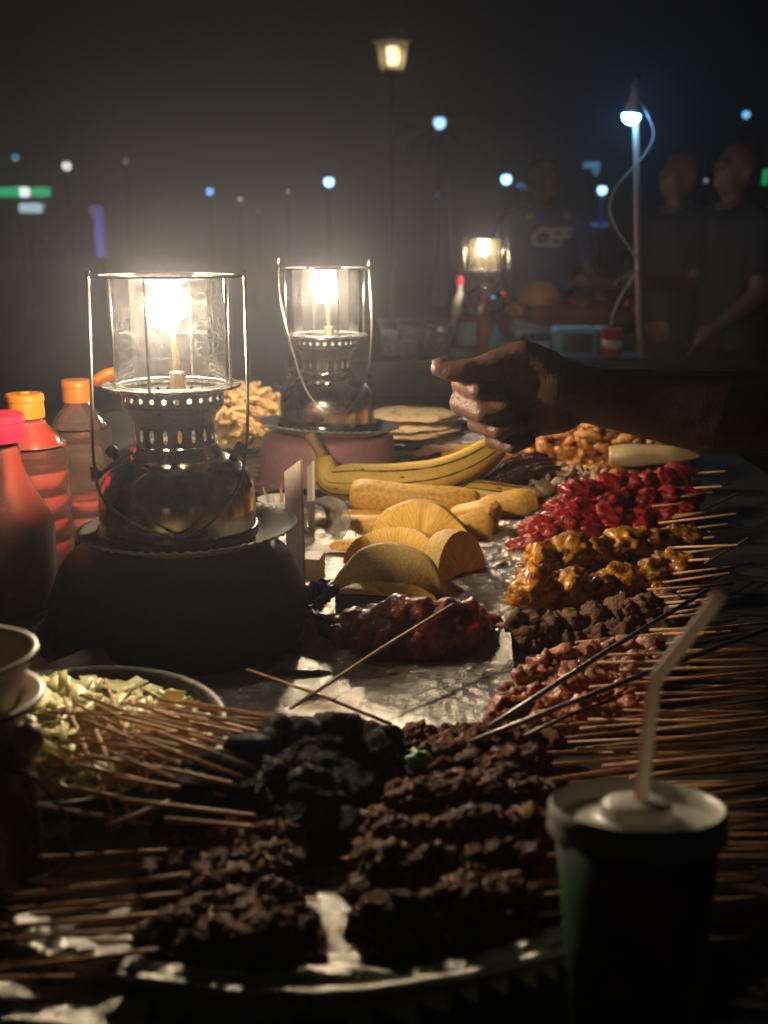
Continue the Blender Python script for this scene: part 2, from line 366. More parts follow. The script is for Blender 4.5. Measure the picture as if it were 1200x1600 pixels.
def fruit_mat():        # cut face: pale spongy flesh with fibres running out from the heart
    m, nt, b, out = nodes_of('breadfruit_flesh')
    tc = nt.nodes.new('ShaderNodeTexCoord'); sp = nt.nodes.new('ShaderNodeSeparateXYZ'); nt.links.new(tc.outputs['Object'], sp.inputs[0])
    at2 = nt.nodes.new('ShaderNodeMath'); at2.operation = 'ARCTAN2'; nt.links.new(sp.outputs[2], at2.inputs[0]); nt.links.new(sp.outputs[0], at2.inputs[1])
    ln = nt.nodes.new('ShaderNodeVectorMath'); ln.operation = 'LENGTH'; nt.links.new(tc.outputs['Object'], ln.inputs[0])
    cb = nt.nodes.new('ShaderNodeCombineXYZ'); m1 = nt.nodes.new('ShaderNodeMath'); m1.operation = 'MULTIPLY'; m1.inputs[1].default_value = 16
    nt.links.new(at2.outputs[0], m1.inputs[0]); nt.links.new(m1.outputs[0], cb.inputs[0])
    m2 = nt.nodes.new('ShaderNodeMath'); m2.operation = 'MULTIPLY'; m2.inputs[1].default_value = 40; nt.links.new(ln.outputs['Value'], m2.inputs[0]); nt.links.new(m2.outputs[0], cb.inputs[1])
    n = nt.nodes.new('ShaderNodeTexNoise'); n.inputs['Scale'].default_value = 1.6; n.inputs['Detail'].default_value = 5; nt.links.new(cb.outputs[0], n.inputs['Vector'])
    cr = nt.nodes.new('ShaderNodeValToRGB'); e = cr.color_ramp.elements
    e[0].position = .3; e[0].color = (.58, .26, .03, 1); e[1].position = .58; e[1].color = (.80, .50, .08, 1)
    nt.links.new(n.outputs[0], cr.inputs[0]); nt.links.new(cr.outputs[0], b.inputs['Base Color'])
    bp = nt.nodes.new('ShaderNodeBump'); bp.inputs['Strength'].default_value = .5; bp.inputs['Distance'].default_value = .003
    nt.links.new(n.outputs[0], bp.inputs['Height']); nt.links.new(bp.outputs[0], b.inputs['Normal'])
    b.inputs['Roughness'].default_value = .5; b.inputs['Subsurface Weight'].default_value = .15; b.inputs['Subsurface Radius'].default_value = (.012, .006, .002)
    return m
M['fruit_flesh'] = fruit_mat()
def cup_mat():          # printed paper cup: green, red and blue patches on near black
    m, nt, b, out = nodes_of('printed_cup')
    tc = nt.nodes.new('ShaderNodeTexCoord'); n = nt.nodes.new('ShaderNodeTexNoise'); n.inputs['Scale'].default_value = 13; n.inputs['Detail'].default_value = 1.5
    nt.links.new(tc.outputs['Object'], n.inputs['Vector'])
    cr = nt.nodes.new('ShaderNodeValToRGB'); cr.color_ramp.interpolation = 'EASE'; e = cr.color_ramp.elements
    e[0].position = .30; e[0].color = (.50, .06, .03, 1); e[1].position = .40; e[1].color = (.03, .035, .03, 1)
    for p, c in ((.50, (.025, .10, .04, 1)), (.57, (.02, .02, .035, 1)), (.66, (.04, .05, .16, 1)), (.74, (.4, .16, .05, 1))):
        x = e.new(p); x.color = c
    nt.links.new(n.outputs[0], cr.inputs[0]); nt.links.new(cr.outputs[0], b.inputs['Base Color']); b.inputs['Roughness'].default_value = .4
    return m
M['cup_print'] = cup_mat()
def straw_mat():
    m, nt, b, out = nodes_of('striped_straw')
    uv = nt.nodes.new('ShaderNodeAttribute'); uv.attribute_name = 'around'
    sn = nt.nodes.new('ShaderNodeMath'); sn.operation = 'GREATER_THAN'; sn.inputs[1].default_value = .80; nt.links.new(uv.outputs['Fac'], sn.inputs[0])
    mx = nt.nodes.new('ShaderNodeMixRGB'); mx.inputs[1].default_value = (.95, .92, .86, 1); mx.inputs[2].default_value = (.50, .10, .06, 1)
    nt.links.new(sn.outputs[0], mx.inputs[0]); nt.links.new(mx.outputs[0], b.inputs['Base Color']); b.inputs['Roughness'].default_value = .35
    tl = nt.nodes.new('ShaderNodeBsdfTranslucent'); nt.links.new(mx.outputs[0], tl.inputs[0]); ms = nt.nodes.new('ShaderNodeMixShader'); ms.inputs[0].default_value = .65
    nt.links.new(b.outputs[0], ms.inputs[1]); nt.links.new(tl.outputs[0], ms.inputs[2]); nt.links.new(ms.outputs[0], out.inputs[0])
    return m
M['straw'] = straw_mat()

# ------------------------------------------------------------------ ground, tables
g = mobj('ground', mesh('ground', [(-90, -40, 0), (90, -40, 0), (90, 140, 0), (-90, 140, 0)], [(0, 1, 2, 3)], M['ground'])); struct(g)

def table(name, label, x0, x1, y0, y1, m, group=None):
    t = thing(name, label, 'table', ((x0+x1)/2, (y0+y1)/2, 0), 0, group)
    mobj('table_top', box_me('table_top', x1-x0, y1-y0, .03, m, .004), t, (0, 0, T-.03))
    for sx in (-1, 1):
        for sy in (-1, 1):
            mobj('leg', box_me('leg', .05, .05, T-.031, m, .004), t, (sx*((x1-x0)/2-.06), sy*((y1-y0)/2-.06), 0))
    for sy in (-1, 1):
        mobj('apron', box_me('apron', x1-x0-.2, .022, .10, m, .003), t, (0, sy*((y1-y0)/2-.05), T-.131))
    return t
table('stall_table', 'dark wooden stall table in front, loaded with lanterns and food', -.95, .72, .30, 2.75, M['dark_board'])
table('stall_table', 'dark stall table farther off below the man in navy jersey', -.35, 1.35, 3.95, 5.95, M['dark_board'])

def crumple_sheet(name, outline_fn, x0, x1, y0, y1, step, z, amp, label, cat, seed=0, hfun=None):
    nx, ny = int((x1-x0)/step)+1, int((y1-y0)/step)+1
    vs_, fs, idx = [], [], {}
    o_ = V((seed*5.1, seed*2.3, 0))
    for i in range(nx):
        for j in range(ny):
            x, y = x0+i*step, y0+j*step
            xx = x+noise.noise(V((x*9, y*9, seed)))*step*1.2; yy = y+noise.noise(V((x*9+5, y*9, seed)))*step*1.2
            if not outline_fn(xx, yy): continue
            p = V((x, y, 0))
            h = 0
            for f_, w_ in ((8, .9), (21, .7), (48, .5), (95, .28)):
                h += (1-2.6*abs(noise.noise(p*f_+o_)))*w_
            h = z+amp*(h*.5+.5)
            if hfun: h += hfun(x, y)
            idx[i, j] = len(vs_); vs_.append((xx, yy, T+h))
    for i in range(nx-1):
        for j in range(ny-1):
            q = [(i, j), (i+1, j), (i+1, j+1), (i, j+1)]
            if all(k in idx for k in q): fs.append(tuple(idx[k] for k in q))
    o = mobj(name, mesh(name, vs_, fs, M['foil'], False))
    return tag(o, label, cat)
def edge(x, y, s): return noise.noise(V((x*14, y*14, s)))*.02
def foil_table(x, y):
    e = edge(x, y, 1.0)
    right = .30 + (y-1.0)*.27
    return -.36+e < x < right+e and 1.02+e < y < 2.62+e
crumple_sheet('foil_sheet', foil_table, -.42, .80, .98, 2.66,   .0056, .002, .0085, 'crumpled aluminium foil lining the table under fruit and skewers', 'foil', 1)

# ------------------------------------------------------------------ lanterns
def band_me(name, r, z0, z1, n, hw, hh, m, thick=.0012):
    """sheet metal band pierced by n openings (half width hw metres, half height hh)"""
    vs_, fs = [], []
    zc = (z0+z1)/2; da = math.pi/n; ha = hw/r
    for c in range(n):
        a0 = 2*math.pi*c/n; b = len(vs_)
        sq = [(-1, -1), (0, -1), (1, -1), (1, 0), (1, 1), (0, 1), (-1, 1), (-1, 0)]
        for (x, y) in sq: a = a0+x*da; vs_.append((r*math.cos(a), r*math.sin(a), zc+y*(z1-z0)/2))
        for (x, y) in sq:
            k = .74 if x and y else 1
            a = a0+x*ha*k; vs_.append((r*math.cos(a), r*math.sin(a), zc+y*hh*k))
        for k in range(8): j = (k+1) % 8; fs.append((b+k, b+j, b+8+j, b+8+k))
    bm = bmesh.new(); me = mesh(name, vs_, fs, m)
    bm.from_mesh(me); bmesh.ops.remove_doubles(bm, verts=bm.verts[:], dist=1e-5)
    bmesh.ops.solidify(bm, geom=bm.faces[:], thickness=thick); bm.to_mesh(me); bm.free()
    me.polygons.foreach_set('use_smooth', [True]*len(me.polygons)); sharp(me, 40)
    return me

def lantern(name, label, loc, rz, bail, print_text=True, mant_off=(-.006, 0), rods=(0, 90, 180, 270), mantle='mantle', glass='glass'):
    t = thing(name, label, 'lantern', loc, rz)
    prof = [(.0, .001), (.078, .001), (.0845, .004), (.086, .010), (.0835, .014), (.0835, .018), (.084, .030), (.0835, .048), (.0815, .060), (.0755, .072), (.066, .082), (.055, .088), (.050, .090), (0, .0905)]
    tk = mobj('tank', sharp(lathe_me('tank', prof, M['tank_metal'], 72), 50), t)
    mobj('foot_ring', lathe_me('foot_ring', [(.0835, .0135), (.0862, .0135), (.0872, .0105), (.0862, .0045), (.0838, .0035)], M['dark_metal'], 64), tk)
    for a in (20, 160):                       # filler cap, pump knob, gauge
        aa = R(a); p = V((math.cos(aa)*.066, math.sin(aa)*.066, .082)); q = V((math.cos(aa), math.sin(aa), 1.1)).normalized()
        mobj('valve_knob', tube_me('valve_knob', [p-q*.012, p+q*.006, p+q*.007, p+q*.015, p+q*.017], [.005, .005, .0068, .0068, .005], M['dark_metal'], 14), tk)
    w_ = V((-.075, -.03, .078))
    mobj('control_wheel', tube_me('control_wheel', [(-.045, -.018, .098), w_, w_+V((-.004, -.002, 0)), w_+V((-.010, -.004, 0))], [.0025, .0025, .0075, .0075], M['dark_metal'], 14), tk)
    mobj('neck', sharp(lathe_me('neck', [(.050, .088), (.0485, .096), (.0455, .100), (.0455, .103), (.043, .1045), (.040, .1045)], M['tank_metal'], 56), 45), t)
    mobj('slotted_band', band_me('slotted_band', .0425, .104, .127, 18, .0026, .0070, M['enamel']), t)
    mobj('flare', lathe_me('flare', [(.0425, .126), (.0445, .130), (.045, .134), (.050, .139), (.054, .1445), (.054, .1465), (.0525, .1465), (.0485, .139), (.0425, .132)], M['enamel'], 56), t)
    mobj('perforated_ring', band_me('perforated_ring', .0537, .1462, .1615, 26, .0028, .0028, M['enamel']), t)
    mobj('glass_seat', sharp(lathe_me('glass_seat', [(.050, .1615), (.0535, .1605), (.070, .1625), (.0725, .164), (.0722, .1662), (.069, .1652), (.0605, .1640), (.050, .1635), (.050, .1615)], M['steel'], 64), 40), t)
    gl = mobj('glass_globe', lathe_me('glass_globe', [(.0574, .1648), (.0578, .20), (.0576, .2765)], M[glass], 72), t)
    for zz in (.1655, .2752):
        mobj('glass_rim', lathe_me('glass_rim', [(.0568, zz), (.0582, zz+.0006), (.0582, zz+.0014), (.0568, zz+.0018), (.0568, zz)], M['plastic_clear'], 64), gl)
    if print_text:
        cu = bpy.data.curves.new('glass_print', 'FONT'); cu.body = 'BOROSILICATE'; cu.size = .0062; cu.align_x = 'CENTER'; cu.extrude = .0001; cu.space_character = 1.15
        tmp = bpy.data.objects.new('tmp', cu); col.objects.link(tmp)
        me = bpy.data.meshes.new_from_object(tmp.evaluated_get(bpy.context.evaluated_depsgraph_get()))
        col.objects.unlink(tmp); bpy.data.objects.remove(tmp)
        ctr = math.pi/2-rz-R(10)
        for v in me.vertices:                      # wrap round the far side of the globe, facing outwards
            a = ctr + v.co.x/.0592; z = v.co.y+.2135; rr = .0583+v.co.z
            v.co = (rr*math.cos(a), rr*math.sin(a), z)
        me.materials.clear(); me.materials.append(M['print']); mobj('glass_print', me, gl)
    # burner and glowing mantle
    ox, oy = mant_off
    mobj('burner_tube', tube_me('burner_tube', [(.006, 0, .10), (.006, 0, .175), (.004, 0, .21), (.001, 0, .232)], [.0045, .0045, .0032, .0025], M['brass'], 12), t)
    mobj('burner_nut', lathe_me('burner_nut', [(.004, .160), (.0085, .160), (.0085, .178), (.004, .180)], M['brass'], 6, False), t, (.006, 0, 0))
    pr = [(.0, .2215), (.0058, .2228), (.0122, .2285), (.0168, .2375), (.0180, .2470), (.0160, .2550), (.0112, .2600), (0, .2605)]
    mobj('mantle', lathe_me('mantle', pr, M[mantle], 28, rfun=lambda r, z, a: r*(1+.07*math.sin(3*a+z*90)+.03*math.sin(7*a))), t, (ox, oy, 0))
    mobj('mantle_nozzle', lathe_me('mantle_nozzle', [(.0, .2622), (.0135, .2622), (.0145, .267), (.024, .2725), (.031, .2800), (0, .2805)], M['ceramic'], 28), t, (ox*.5, oy*.5, 0))
    # open ring, hood left off so the mantle lights the air above
    mobj('top_ring', sharp(lathe_me('top_ring', [(.0690, .2776), (.0765, .2772), (.0777, .2765), (.0782, .2779), (.0765, .2786), (.0690, .2788), (.0690, .2776)], M['enamel'], 64), 60), t)
    for a in rods:
        aa = R(a)-rz; c, s_ = math.cos(aa), math.sin(aa)
        mobj('cage_rod', tube_me('cage_rod', [(.0695*c, .0695*s_, .163), (.0700*c, .0700*s_, .23), (.0715*c, .0715*s_, .279)], .0015, M['wire'], 8), t)
    mobj('bail_handle', tube_me('bail_handle', spline(bail, 10), .0017, M['wire'], 8), t)
    for p in (bail[0], bail[-1]):
        mobj('bail_ear', tube_me('bail_ear', [V(p)+V((0, 0, -.006)), V(p)+V((0, 0, .007)), V(p)+V((.002, 0, .009))], .0022, M['wire'], 8), t)
    return t

def plate(name, label, loc, r, m, rot=(0, 0, 0)):
    n = 60; seg = n*2
    prof = [(0, .0015), (r*.62, .0015), (r*.70, .004), (r*.82, .011), (r*.95, .017), (r, .0175), (r*.997, .0160), (r*.95, .0155), (r*.82, .0095), (r*.70, .0025), (r*.62, 0), (0, 0)]
    vs_, fs = [], []
    for k, (rr, z) in enumerate(prof):
        for i in range(seg):
            a = 2*math.pi*i/seg
            fl = (.0011 if i % 2 else -.0011)*max(0, min(1, (rr/r-.66)/.2))
            vs_.append((rr*math.cos(a), rr*math.sin(a), z+fl))
    for k in range(len(prof)-1):
        for i in range(seg): j = (i+1) % seg; fs.append((k*seg+i, k*seg+j, (k+1)*seg+j, (k+1)*seg+i))
    o = mobj(name, mesh(name, vs_, fs, m, True), None, loc, rot)
    return tag(o, label, 'plate')

def tub(name, label, loc, prof, m, cat='tub', rim=None, rimmat=None):
    t = thing(name, label, cat, loc)
    mobj('wall', lathe_me('wall', prof, m, 80), t)
    mobj('rim', lathe_me('rim', rim, rimmat or m, 80), t)
    return t

# front lantern on its upturned blue tub
L1 = at(281, 855, 1.16); L1.z = T
tub('upturned_tub', 'dark blue upturned plastic tub under the large front lantern', (L1.x-.002, 1.16, T),
    [(0, .1085), (.085, .1085), (.099, .1062), (.111, .1010), (.1215, .0915), (.1300, .0770), (.1370, .0580), (.1425, .0380), (.1465, .0190), (.148, .012)], M['blue_tub'],
    rim=[(.1485, .014), (.156, .013), (.158, .009), (.157, .003), (.150, .001), (.146, .004), (.1485, .014)])
PZ1 = T+.1095
plate('paper_plate', 'white fluted paper plate under the large front lantern', (L1.x+.012, 1.155, PZ1), .118, M['paper'], (R(-.6), R(-1.2), 0))
lantern('pressure_lantern', 'large lit pressure lantern in front, on the blue tub', (L1.x, 1.16, PZ1+.004), R(8),
        [(-.080, 0, .274), (-.079, -.020, .23), (-.078, -.045, .16), (-.077, -.070, .100), (-.068, -.088, .064), (-.040, -.094, .040), (-.006, -.096, .024), (.008, -.096, .022), (.036, -.093, .036), (.064, -.086, .070), (.075, -.066, .112), (.078, -.04, .17), (.079, 0, .274)],
        rods=(-98, -20, 82, 160))
# blue bag crumpled behind the tub
bb = crumple_sheet('plastic_bag', lambda x, y: ((x-(L1.x+.150))/.026)**2+((y-1.175)/.055)**2 < 1, L1.x+.12, L1.x+.18, 1.10, 1.25, .004, .008, .030, 'crumpled dark blue plastic bag beside the front tub', 'bag', 5)
bb.data.materials.clear(); bb.data.materials.append(M['blue_bag'])

# rear lantern on its pink tub
L2 = at(511, 668, 1.93); L2.z = T
tub('upturned_tub', 'dusty pink upturned bucket under the smaller rear lantern', (L2.x+.002, 1.93, T),
    [(0, .093), (.105, .093), (.113, .090), (.116, .084), (.122, .040), (.126, .010)], M['pink_tub'],
    rim=[(.126, .012), (.131, .012), (.132, .007), (.131, .002), (.124, .001), (.124, .010), (.126, .012)])
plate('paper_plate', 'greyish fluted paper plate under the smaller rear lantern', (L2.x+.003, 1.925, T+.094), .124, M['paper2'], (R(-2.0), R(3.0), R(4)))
lantern('pressure_lantern', 'smaller lit pressure lantern behind, on the pink bucket', (L2.x, 1.93, T+.100), R(-6),
        [(-.082, 0, .285), (-.075, -.03, .235), (-.055, -.075, .180), (-.038, -.088, .130), (-.030, -.092, .105), (-.008, -.100, .066), (.030, -.100, .045), (.055, -.090, .052), (.078, -.060, .10), (.084, -.03, .18), (.076, 0, .285)],
        print_text=False, mant_off=(-.004, -.002), rods=(-70, 20, 110, 195))

# ------------------------------------------------------------------ bottles of sauce
def bottle(label, loc, H, r, capm, liq, level, shell, kind, rz=0.0, lid_open=False):
    t = thing('sauce_bottle', label, 'bottle', loc, rz)
    if kind == 'ribbed':
        pr = [(0, .002), (r*.86, .002), (r*.98, .010)]
        z = .014
        while z < H*.62:
            pr += [(r, z), (r*1.005, z+.012), (r, z+.024), (r*.972, z+.0262), (r*.972, z+.0285)]; z += .031
        pr += [(r, H*.63), (r*.98, H*.67), (r*.80, H*.76), (r*.52, H*.83), (r*.37, H*.865), (r*.36, H*.90)]
        ncap = r*.36
    else:
        pr = [(0, .002), (r*.90, .002), (r, .010), (r*.985, .03), (r, .05), (r*.985, .072), (r, .094), (r*.97, .108), (r*.84, .125), (r*.62, .150), (r*.50, .168), (r*.45, H*.80), (r*.42, H*.84), (r*.40, H*.87)]
        ncap = r*.42
    mobj('shell', lathe_me('shell', pr, shell, 56), t)
    il = [(max(0, x-.0016), z+.001) for (x, z) in pr if z < level]
    il[0] = (0, .004); il += [(il[-1][0]*.985, level), (0, level+.0005)]
    mobj('sauce_filling', lathe_me('sauce_filling', il, liq, 48), t)
    cz = H*.868; cr_ = ncap*1.32
    cp = [(ncap*.9, cz), (cr_, cz), (cr_*1.02, cz+.003), (cr_*.98, H-.010), (cr_*1.04, H-.009), (cr_*1.02, H-.002), (cr_*.93, H), (0, H+.0003)]
    c = mobj('cap', sharp(lathe_me('cap', cp, capm, 40), 40), t)
    if lid_open:
        mobj('flip_lid', lathe_me('flip_lid', [(0, 0), (.020, 0), (.023, .002), (.024, .010), (.022, .010), (.021, .004), (0, .003)], capm, 32), c, (cr_+.026, .006, H-.002), (R(-20), R(-25), 0))
    else:
        mobj('spout', lathe_me('spout', [(0, H-.002), (.007, H-.002), (.0062, H+.002), (0, H+.0022)], capm, 16), c)
    return t
p = on(18, 945, 0); bottle('squeeze bottle with pink-red cap, orange-brown sauce, at the left edge', (at(16, 900, 1.235).x-.004, 1.235, T+.004), .232, .059, M['red_cap'], M['sauce_dark'], .197, M['bottle_red'], 'waist')
bottle('ribbed bottle full of red sauce with an orange cap', (at(52, 800, 1.40).x, 1.40, T+.004), .232, .050, M['orange_cap'], M['sauce'], .196, M['bottle_red'], 'ribbed')
bottle('nearly empty ribbed bottle with orange cap, flip lid open', (at(133, 800, 1.54).x, 1.54, T+.004), .232, .0435, M['orange_cap'], M['sauce'], .062, M['bottle'], 'ribbed', lid_open=True)

# ------------------------------------------------------------------ dishes at the back of the table
def tray(name, label, loc, rx, ry, h, m, cat='tray', flat=.8, rz=0):
    pr = [(0, .0005), (flat, .0005), (flat+.06, .3), (.95, .92), (1.0, 1.0), (1.02, .98), (1.02, .93), (.97, .86), (flat+.08, .22), (flat, -.0), (0, 0)]
    seg = 72; vs_, fs = [], []
    for (r_, z_) in pr:
        for i in range(seg): a = 2*math.pi*i/seg; vs_.append((rx*r_*math.cos(a), ry*r_*math.sin(a), h*z_ if z_ > .01 else z_))
    for k in range(len(pr)-1):
        for i in range(seg): j = (i+1) % seg; fs.append((k*seg+i, k*seg+j, (k+1)*seg+j, (k+1)*seg+i))
    o = mobj(name, mesh(name, vs_, fs, m, True), None, loc, (0, 0, rz)); return tag(o, label, cat)
CH = V((at(372, 660, 2.28).x, 2.28, T))
tray('steel_tray', 'shallow steel tray holding the heap of fried chips', (CH.x, CH.y, T+.010), .19, .17, .022, M['steel'])
chip_mes = []
for k in range(7):
    L_, w_, h_ = random.uniform(.045, .075), random.uniform(.008, .013), random.uniform(.006, .010)
    bm = bmesh.new(); bmesh.ops.create_cube(bm, size=1); bmesh.ops.subdivide_edges(bm, edges=[e for e in bm.edges if abs(e.verts[0].co.x-e.verts[1].co.x) > .5], cuts=3)
    bend = random.uniform(-.008, .010)
    for v in bm.verts:
        x = v.co.x; v.co = V((x*L_, v.co.y*w_*(1-.3*abs(x)*2*random.random()), v.co.z*h_+bend*(1-4*x*x)))
    bmesh.ops.bevel(bm, geom=[e for e in bm.edges], offset=.0012, segments=1, affect='EDGES')
    chip_mes.append(from_bm('fried_chip', bm, M['chip'], True))
tag(mobj('chip_heap', lump_me('chip_heap', 3, .105, .095, .080, .10, 3, M['chip'], 4), None, (CH.x, CH.y+.01, T+.014)), 'packed inside of the heap of fried chips', 'chips')['kind'] = 'stuff'
for k in range(230):
    a = random.uniform(0, 2*math.pi); f_ = math.sqrt(random.random())
    if math.sin(a)*f_ > .55: continue
    x, y = math.cos(a)*f_*.145, math.sin(a)*f_*.13
    z = .024+.092*max(0, 1-f_**2)**.75+random.uniform(-.003, .010)
    o = mobj('fried_chip', random.choice(chip_mes), None, (CH.x+x, CH.y+y, T+z), (random.uniform(-.5, .5)+math.sin(a)*-.4*f_, random.uniform(-.55, .55), random.uniform(0, 6.28)))
    tag(o, 'pale golden fried chip in the heap between the two lanterns', 'chip', 'fried chips heaped in the steel tray')

for k in range(80):                                # chips down the near side of the heap
    a = random.uniform(-math.pi*1.05, .05*math.pi); e_ = random.uniform(.05, .9)
    x, y, z = math.cos(a)*.112*math.cos(e_), math.sin(a)*.102*math.cos(e_), .018+.075*math.sin(e_)
    o = mobj('fried_chip', random.choice(chip_mes), None, (CH.x+x, CH.y+.01+y, T+z), (random.uniform(-.5, .5), random.uniform(-.7, .7), a+math.pi/2+random.uniform(-.9, .9)))
    tag(o, 'pale golden fried chip in the heap between the two lanterns', 'chip', 'fried chips heaped in the steel tray')

# dark bowl and its fan-like cover left of the lantern
DB = at(165, 690, 1.95)
tray('dark_bowl', 'dark bowl half hidden behind the front lantern', (DB.x, 1.95, T+.003), .115, .10, .055, M['fan_card'], 'bowl', .5)
o = mobj('lid', lathe_me('lid', [(0, .030), (.04, .028), (.09, .008), (.098, .0), (.096, -.002), (.088, .005), (0, .026)], M['fan_card'], 40), None, (DB.x+.01, 1.95, T+.085), (R(12), R(-14), 0)); o.name = 'bowl_cover'
tag(o, 'dark tilted cover on the bowl behind the bottles', 'cover')

# flatbreads
FB = V((at(642, 680, 2.36).x, 2.36, T))
tray('bread_tray', 'wide steel tray under the stack of flatbreads', (FB.x+.01, FB.y-.02, T+.010), .20, .17, .016, M['steel'])
z = .016
for k in range(6):
    rr = .118-.004*k+random.uniform(-.006, .006)
    seg, rings = 40, 9; vs_, fs = [], []
    sd = k*3.3
    for side in (1, -1):
        for i in range(rings):
            f_ = i/(rings-1)
            for j in range(seg):
                a = 2*math.pi*j/seg; r_ = rr*f_*(1+.05*noise.noise(V((math.cos(a), math.sin(a), sd))))
                x, y = r_*math.cos(a), r_*math.sin(a)
                h = .006*noise.noise(V((x*16, y*16, sd)))+.004*noise.noise(V((x*40, y*40, sd)))-.006*f_**4
                vs_.append((x, y, h+side*.0035*math.sqrt(max(0, 1-f_**4))))
    n_ = rings*seg
    for s_ in (0, 1):
        for i in range(rings-1):
            for j in range(seg):
                j2 = (j+1) % seg; q = (s_*n_+i*seg+j, s_*n_+i*seg+j2, s_*n_+(i+1)*seg+j2, s_*n_+(i+1)*seg+j)
                fs.append(q if not s_ else q[::-1])
    o = mobj('flatbread', mesh('flatbread', vs_, fs, M['bread']), None, (FB.x+random.uniform(-.012, .012), FB.y+random.uniform(-.012, .012), T+z+.006), (R(random.uniform(-2, 2)), R(random.uniform(-2, 2)), random.uniform(0, 6)))
    z += .0088
    tag(o, ['lowest flatbread of the stack behind the banana', 'second flatbread from the bottom of the stack', 'third flatbread from the bottom of the stack', 'third flatbread from the top of the stack', 'second flatbread from the top of the stack', 'charred topmost flatbread of the stack'][k], 'flatbread', 'stacked flatbreads')

# ------------------------------------------------------------------ fruit
def fruit_tube(name, pts, rads, m, seg=20, penta=0.0, flat=1.0, n=6):
    c = spline(pts, n); m_ = len(c)
    rr = []
    for i in range(m_):
        x = i/(m_-1)*(len(rads)-1); k = min(int(x), len(rads)-2); f_ = x-k; f_ = f_*f_*(3-2*f_); rr.append(rads[k]*(1-f_)+rads[k+1]*f_)
    vs_, fs = [], []
    nrm = V((0, 0, 1))
    for i, p in enumerate(c):
        t = (c[min(i+1, m_-1)]-c[max(i-1, 0)]).normalized(); nrm = (nrm-t*nrm.dot(t)).normalized(); b = t.cross(nrm)
        for k in range(seg):
            a = 2*math.pi*k/seg
            r_ = rr[i]*(1+penta*math.cos(5*a+.6))*(1+.03*noise.noise(V((i*.3, math.cos(a)*1.5, math.sin(a)*1.5))))
            vs_.append(p+nrm*(math.cos(a)*r_*flat)+b*(math.sin(a)*r_))
    for i in range(m_-1):
        for k in range(seg): j = (k+1) % seg; fs.append((i*seg+k, i*seg+j, (i+1)*seg+j, (i+1)*seg+k))
    fs.append(tuple(range(seg))[::-1]); fs.append(tuple((m_-1)*seg+k for k in range(seg)))
    return mesh(name, vs_, fs, m), c, rr
def ridge(parent, c, rr, a, m, i0, i1, wid=.0014):     # brown ridge line along the peel
    nrm = V((0, 0, 1)); pts, rads = [], []
    for i, p in enumerate(c):
        t = (c[min(i+1, len(c)-1)]-c[max(i-1, 0)]).normalized(); nrm = (nrm-t*nrm.dot(t)).normalized(); b = t.cross(nrm)
        if i0 <= i <= i1:
            pts.append(p+(nrm*math.cos(a)+b*math.sin(a))*(rr[i]*1.035+.0002)); rads.append(wid*(.35+.65*math.sin(math.pi*(i-i0+.5)/(i1-i0+1)))*(.7+.6*noise.noise(V((i*.7, a, 0)))))
    return mobj('peel_ridge', tube_me('peel_ridge', pts, rads, m, 6), parent)
def banana(label, pts, rads, stem=None):
    base = V(pts[0])
    t = thing('plantain', label, 'plantain', base)
    lp = [V(p)-base for p in pts]
    me, c, rr = fruit_tube('peel', lp, rads, M['banana'], 30, .055)
    o = mobj('peel', me, t)
    m_ = len(c)
    for a, wd in ((R(58), .0020), (R(100), .0040), (R(20), .0016), (R(140), .0024)): ridge(o, c, rr, a, M['banana_dark'], int(m_*.12), int(m_*.94), wd)
    if stem:
        sp = [V(q)-base for q in stem]
        mobj('stem', tube_me('stem', spline(sp, 4), [.011]*4+[.0085]*(len(spline(sp, 4))-6)+[.010, .0105], M['banana_dark'] if len(sp) < 2 else M['banana_stem'], 10), t)
    random.seed(int(abs(base.x)*1000)+3)
    for k in range(7):
        i = random.randint(int(m_*.15), int(m_*.95)); a = random.uniform(R(30), R(140))
        nrm = V((0, 0, 1)); tt = (c[min(i+1, m_-1)]-c[i-1]).normalized(); nrm = (nrm-tt*nrm.dot(tt)).normalized(); b = tt.cross(nrm)
        d_ = nrm*math.cos(a)+b*math.sin(a)
        s_ = random.uniform(.0008, .0022)
        mobj('brown_spot', lump_me('brown_spot', k, s_*3.2, s_, .0004, .6, 1.3, M['banana_dark'], 2), o, c[i]+d_*(rr[i]*1.02), Matrix((tt, d_.cross(tt), d_)).transposed().to_euler())
    return t
M['banana_stem'] = mat('banana_stem', (.40, .26, .06), (.20, .12, .04), rough=.6, ns=60)
banana('whole yellow plantain with dark ridges and stem, in front of the pink bucket',
       [at(507, 714, 1.765), at(518, 748, 1.755), at(560, 752, 1.74), at(620, 752, 1.735), at(680, 745, 1.735), at(730, 727, 1.75), at(768, 703, 1.775), at(782, 695, 1.785)],
       [.014, .025, .030, .0305, .0295, .0275, .0235, .012], stem=[at(513, 733, 1.76), at(500, 706, 1.768), at(489, 688, 1.772), at(484, 679, 1.775)])
banana('yellow plantain with brown ridges, right of the peeled ones', [at(722, 766, 1.74), at(760, 772, 1.725), at(800, 777, 1.715), at(833, 783, 1.71)], [.015, .021, .020, .009])
def peeled(label, pts, rads, flat=1.0):
    base = V(pts[0]); me, c, rr = fruit_tube('peeled_plantain', [V(p)-base for p in pts], rads, M['peeled'], 22, .045, flat)
    o = mobj('peeled_plantain', me, None, base); return tag(o, label, 'plantain')
peeled('thick peeled plantain lying on top, below the whole plantain', [at(552, 772, 1.67), at(572, 774, 1.665), at(640, 781, 1.655), at(700, 782, 1.65), at(738, 784, 1.65), at(744, 785, 1.65)], [.020, .0255, .024, .022, .019, .008])
